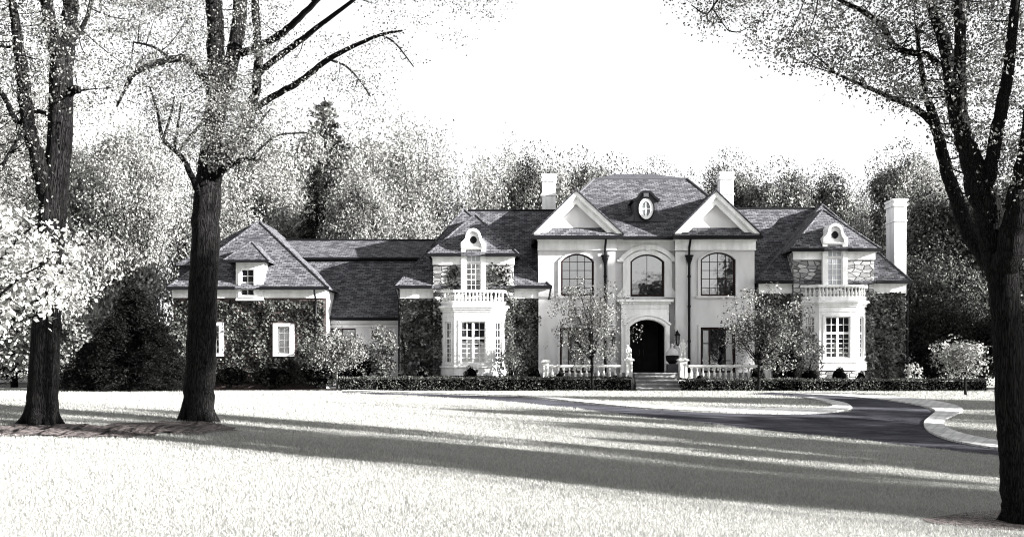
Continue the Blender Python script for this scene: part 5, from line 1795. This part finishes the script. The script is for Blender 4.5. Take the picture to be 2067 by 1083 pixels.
GW = 'trees of the wood behind the house'
wood = [
    ('broad1', -60, 60, 72, 330, 'huge pale tree filling the far left edge behind the first trunk', 'broad_tree'),
    ('wispy1', 95, 130, 78, 260, 'pale fine-stemmed tree right behind the first trunk', 'slender_tree'),
    ('broad1', 185, 190, 74, 240, 'full pale leafy tree between the two left trunks', 'broad_tree'),
    ('wispy1', 285, 215, 70, 230, 'tree with many dark upright stems just left of the second trunk', 'slender_tree'),
    ('wispy2', 395, 240, 76, 240, 'light tree standing right behind the second trunk', 'slender_tree'),
    ('broad1', 500, 250, 80, 240, 'broad pale tree above the peak of the garage roof', 'broad_tree'),
    ('broad1', 585, 188, 90, 230, 'tall pale leafy tree left of the spruce', 'broad_tree'),
    ('conifer', 655, 196, 92, 300, 'tall dark spruce half hidden among pale trees above the low wing', 'spruce_tree'),
    ('wispy2', 600, 300, 80, 150, 'thin pale tree just left of the spruce, in front of it', 'slender_tree'),
    ('wispy2', 700, 265, 80, 190, 'thin pale tree just right of the spruce, in front of it', 'slender_tree'),
    ('broad1', 750, 186, 93, 250, 'tallest pale tree right of the spruce', 'broad_tree'),
    ('wispy1', 845, 225, 86, 240, 'pale fan-shaped tree with fine stems left of the left pavilion roof', 'slender_tree'),
    ('wispy2', 930, 262, 82, 220, 'light fan-shaped tree straight above the left pavilion roof', 'slender_tree'),
    ('wispy1', 1010, 280, 88, 200, 'pale tree left of the left chimney', 'slender_tree'),
    ('broad2', 1085, 290, 84, 170, 'dark-leaved round tree behind the left chimney', 'broad_tree'),
    ('broad2', 1160, 300, 88, 190, 'grey leafy tree between the left chimney and the main roof', 'broad_tree'),
    ('broad2', 1245, 312, 90, 170, 'round tree top showing over the middle of the main roof', 'broad_tree'),
    ('broad2', 1330, 318, 88, 150, 'small round tree top over the right part of the main roof', 'broad_tree'),
    ('broad3', 1400, 345, 80, 130, 'low dark tree left of the right chimney', 'broad_tree'),
    ('broad2', 1478, 302, 84, 170, 'domed tree rising behind the right chimney', 'broad_tree'),
    ('broad2', 1570, 322, 82, 190, 'wide domed tree right of the right chimney', 'broad_tree'),
    ('broad2', 1665, 328, 84, 180, 'domed tree behind the right pavilion roof', 'broad_tree'),
    ('wispy2', 1745, 330, 80, 170, 'slender tree with pale stems left of the tall end chimney', 'slender_tree'),
    ('broad2', 1815, 285, 82, 190, 'tall rounded tree directly behind the tall end chimney', 'broad_tree'),
    ('wispy1', 1880, 300, 76, 190, 'tree with bare pale stems right of the tall end chimney', 'slender_tree'),
    ('broad3', 1935, 330, 72, 240, 'dark leafy tree behind the forks of the right-hand maple', 'broad_tree'),
    ('broad3', 2050, 300, 70, 260, 'dark tree at the right edge behind the maple trunk', 'broad_tree'),
    ('broad3', 1890, 480, 67, 190, 'low dark tree against the right end of the house', 'broad_tree'),
    ('darkfir', 640, 330, 77, 200, 'dark fir directly behind the ridge of the low wing', 'fir_tree'),
    ('broad2', 720, 350, 76, 170, 'low dense tree right of the dark fir', 'broad_tree'),
    ('wispy2', 800, 330, 77, 160, 'low pale stemmed tree above the right half of the low wing', 'slender_tree'),
    ('bushy', 30, 470, 64, 260, 'low pale bushy tree at the far left behind the first trunk', 'bushy_tree'),
    ('bushy', 140, 440, 66, 230, 'low pale bushy tree between the left trunks, over the evergreens', 'bushy_tree'),
    ('bushy', 260, 460, 68, 200, 'low pale bushy tree above the black evergreens', 'bushy_tree'),
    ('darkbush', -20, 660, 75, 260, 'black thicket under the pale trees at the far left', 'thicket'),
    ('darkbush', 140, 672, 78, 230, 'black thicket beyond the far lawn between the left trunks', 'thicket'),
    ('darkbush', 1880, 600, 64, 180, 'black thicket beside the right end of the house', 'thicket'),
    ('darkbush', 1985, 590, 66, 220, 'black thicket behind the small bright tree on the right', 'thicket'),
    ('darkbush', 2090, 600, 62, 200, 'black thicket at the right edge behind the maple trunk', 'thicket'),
]
for x, yt, Y, wd_, lab in ((272, 578, 57.5, 230, 'tall spreading black evergreen between the two big left trunks'), (228, 640, 56.5, 190, 'lower black evergreen at the left foot of the tall one'),
                           (322, 650, 56.2, 170, 'lower black evergreen behind the second big trunk'), (180, 690, 58.5, 150, 'smallest black evergreen, nearest the first big trunk')):
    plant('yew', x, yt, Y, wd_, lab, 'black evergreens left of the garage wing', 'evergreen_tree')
for kind, x, yt, Y, wd_, lab, nm in wood:
    plant(kind, x, yt, Y, wd_, lab, GW, nm)

# far wood that closes the view, one mass
n = 36000
a = np.c_[-85 + 170 * rng.random(n), 101 + 9 * rng.random(n), np.zeros(n)]
hgt = 11 + 3.5 * np.sin(a[:, 0] * .21) + 2 * np.sin(a[:, 0] * .63 + 1)
a[:, 2] = hgt * rng.random(n)
me = raw_mesh('woodland', leaf_verts(a, .42, aspect=.7), n, 'leaf_mid')
o = bpy.data.objects.new('woodland', me); COL.objects.link(o)
tag(o, 'far wood closing the view behind the trees and the house', 'wood', kind='stuff')

# trees standing on the grounds outside the picture, to the right towards the sun: their shade crosses the lawn
GS = 'trees on the grounds right of the drive, towards the sun'
SH = [  # where the middle of the shade falls (photo pixel), distance towards the sun, crown width, crown depth
    ((1180, 930), 33, 4.6, 5.0), ((760, 905), 42, 3.6, 4.5),
    ((1950, 925), 22, 5.5, 6), ((1480, 885), 30, 4.2, 5.5), ((1640, 915), 27, 3.6, 6), ((1850, 945), 21, 3.0, 6), ((1330, 872), 34, 3, 5), ((1620, 812), 30, 2.2, 4), ((1300, 808), 36, 1.6, 4), ((1080, 832), 38, 5.0, 5.5), ((1900, 862), 24, 5, 5), ((1700, 870), 27, 4.5, 5),
    ((250, 826), 44, 2.2, 4), ((1960, 812), 30, 4, 5),
]
for k, ((sx_, sy_), d, wd_, hh) in enumerate(SH):
    gx_, gy_, gz_ = gpix(sx_, sy_)
    zc = gz_ + d * math.tan(SUN_EL) / 1.0
    X, Y = gx_ + d * math.sin(SUN_AZ), gy_ - d * math.cos(SUN_AZ)
    H = zc + hh * .5 - ground(X, Y)
    plant('gappy', 0, 0, Y, 0, 'broad shade tree on the grounds to the right, outside the photograph', GS, 'shade_tree', X=X, H=H, Wd=wd_ * 1.35)
for kd, X, Y, H, Wd in (('broad2', 20, 9.9, 9, 2.4), ('gappy', 24, 9.6, 16, 6.0), ('gappy', 36, 4.6, 15, 5.0), ('wispy2', 50.8, 55.1, 20, 5), ('tall', 48, 48.3, 22, 4.4), ('tall', 60, 44.2, 25, 4.2), ('tall', 40, 49.4, 19, 3.2), ('wispy2', 50, 52.5, 22, 6)):
    plant(kd, 0, 0, Y, 0, 'broad shade tree on the grounds to the right, outside the photograph', GS, 'shade_tree', X=X, H=H, Wd=Wd)
for (sx_, sy_), d, wd_, hh in (((1450, 806), 34, 6, 6), ((1180, 803), 38, 5, 6), ((1800, 835), 26, 5, 6), ((1500, 960), 30, 5, 6)):
    gx_, gy_, gz_ = gpix(sx_, sy_)
    X, Y = gx_ + d * math.sin(SUN_AZ), gy_ - d * math.cos(SUN_AZ)
    plant('wispy1', 0, 0, Y, 0, 'broad shade tree on the grounds to the right, outside the photograph', GS, 'shade_tree', X=X, H=gz_ + d * math.tan(SUN_EL) + hh * .5 - ground(X, Y), Wd=wd_)
# added belt behind the camera: blocks low sky light, mirrored in windows
for k in range(17):
    plant(['broad2', 'broad1', 'broad2'][k % 3], 0, 0, -17 - 7 * (k % 2) - 3 * math.sin(k * 1.7), 0, 'unseen tree facing the house, added to block low sky light and fill window reflections', 'added unseen trees facing the house', 'added_facing_tree', X=-62 + 7.5 * k, H=(12.5, 11.5, 12.5, 15, 12.5)[k - 8] if 8 <= k <= 12 else 19 + 3 * (k % 4), Wd=11)
for k in range(9):  # unseen trees added on the left to keep low sky light out
    plant(['broad2', 'broad1'][k % 2], 0, 0, -8 + 8.5 * k, 0, 'unseen tree added along the left edge of the grounds to block low sky light', 'added unseen trees left of the grounds', 'added_side_tree', X=-30 - 4.2 * k - 3 * (k % 2), H=18 + 2 * (k % 4), Wd=11)
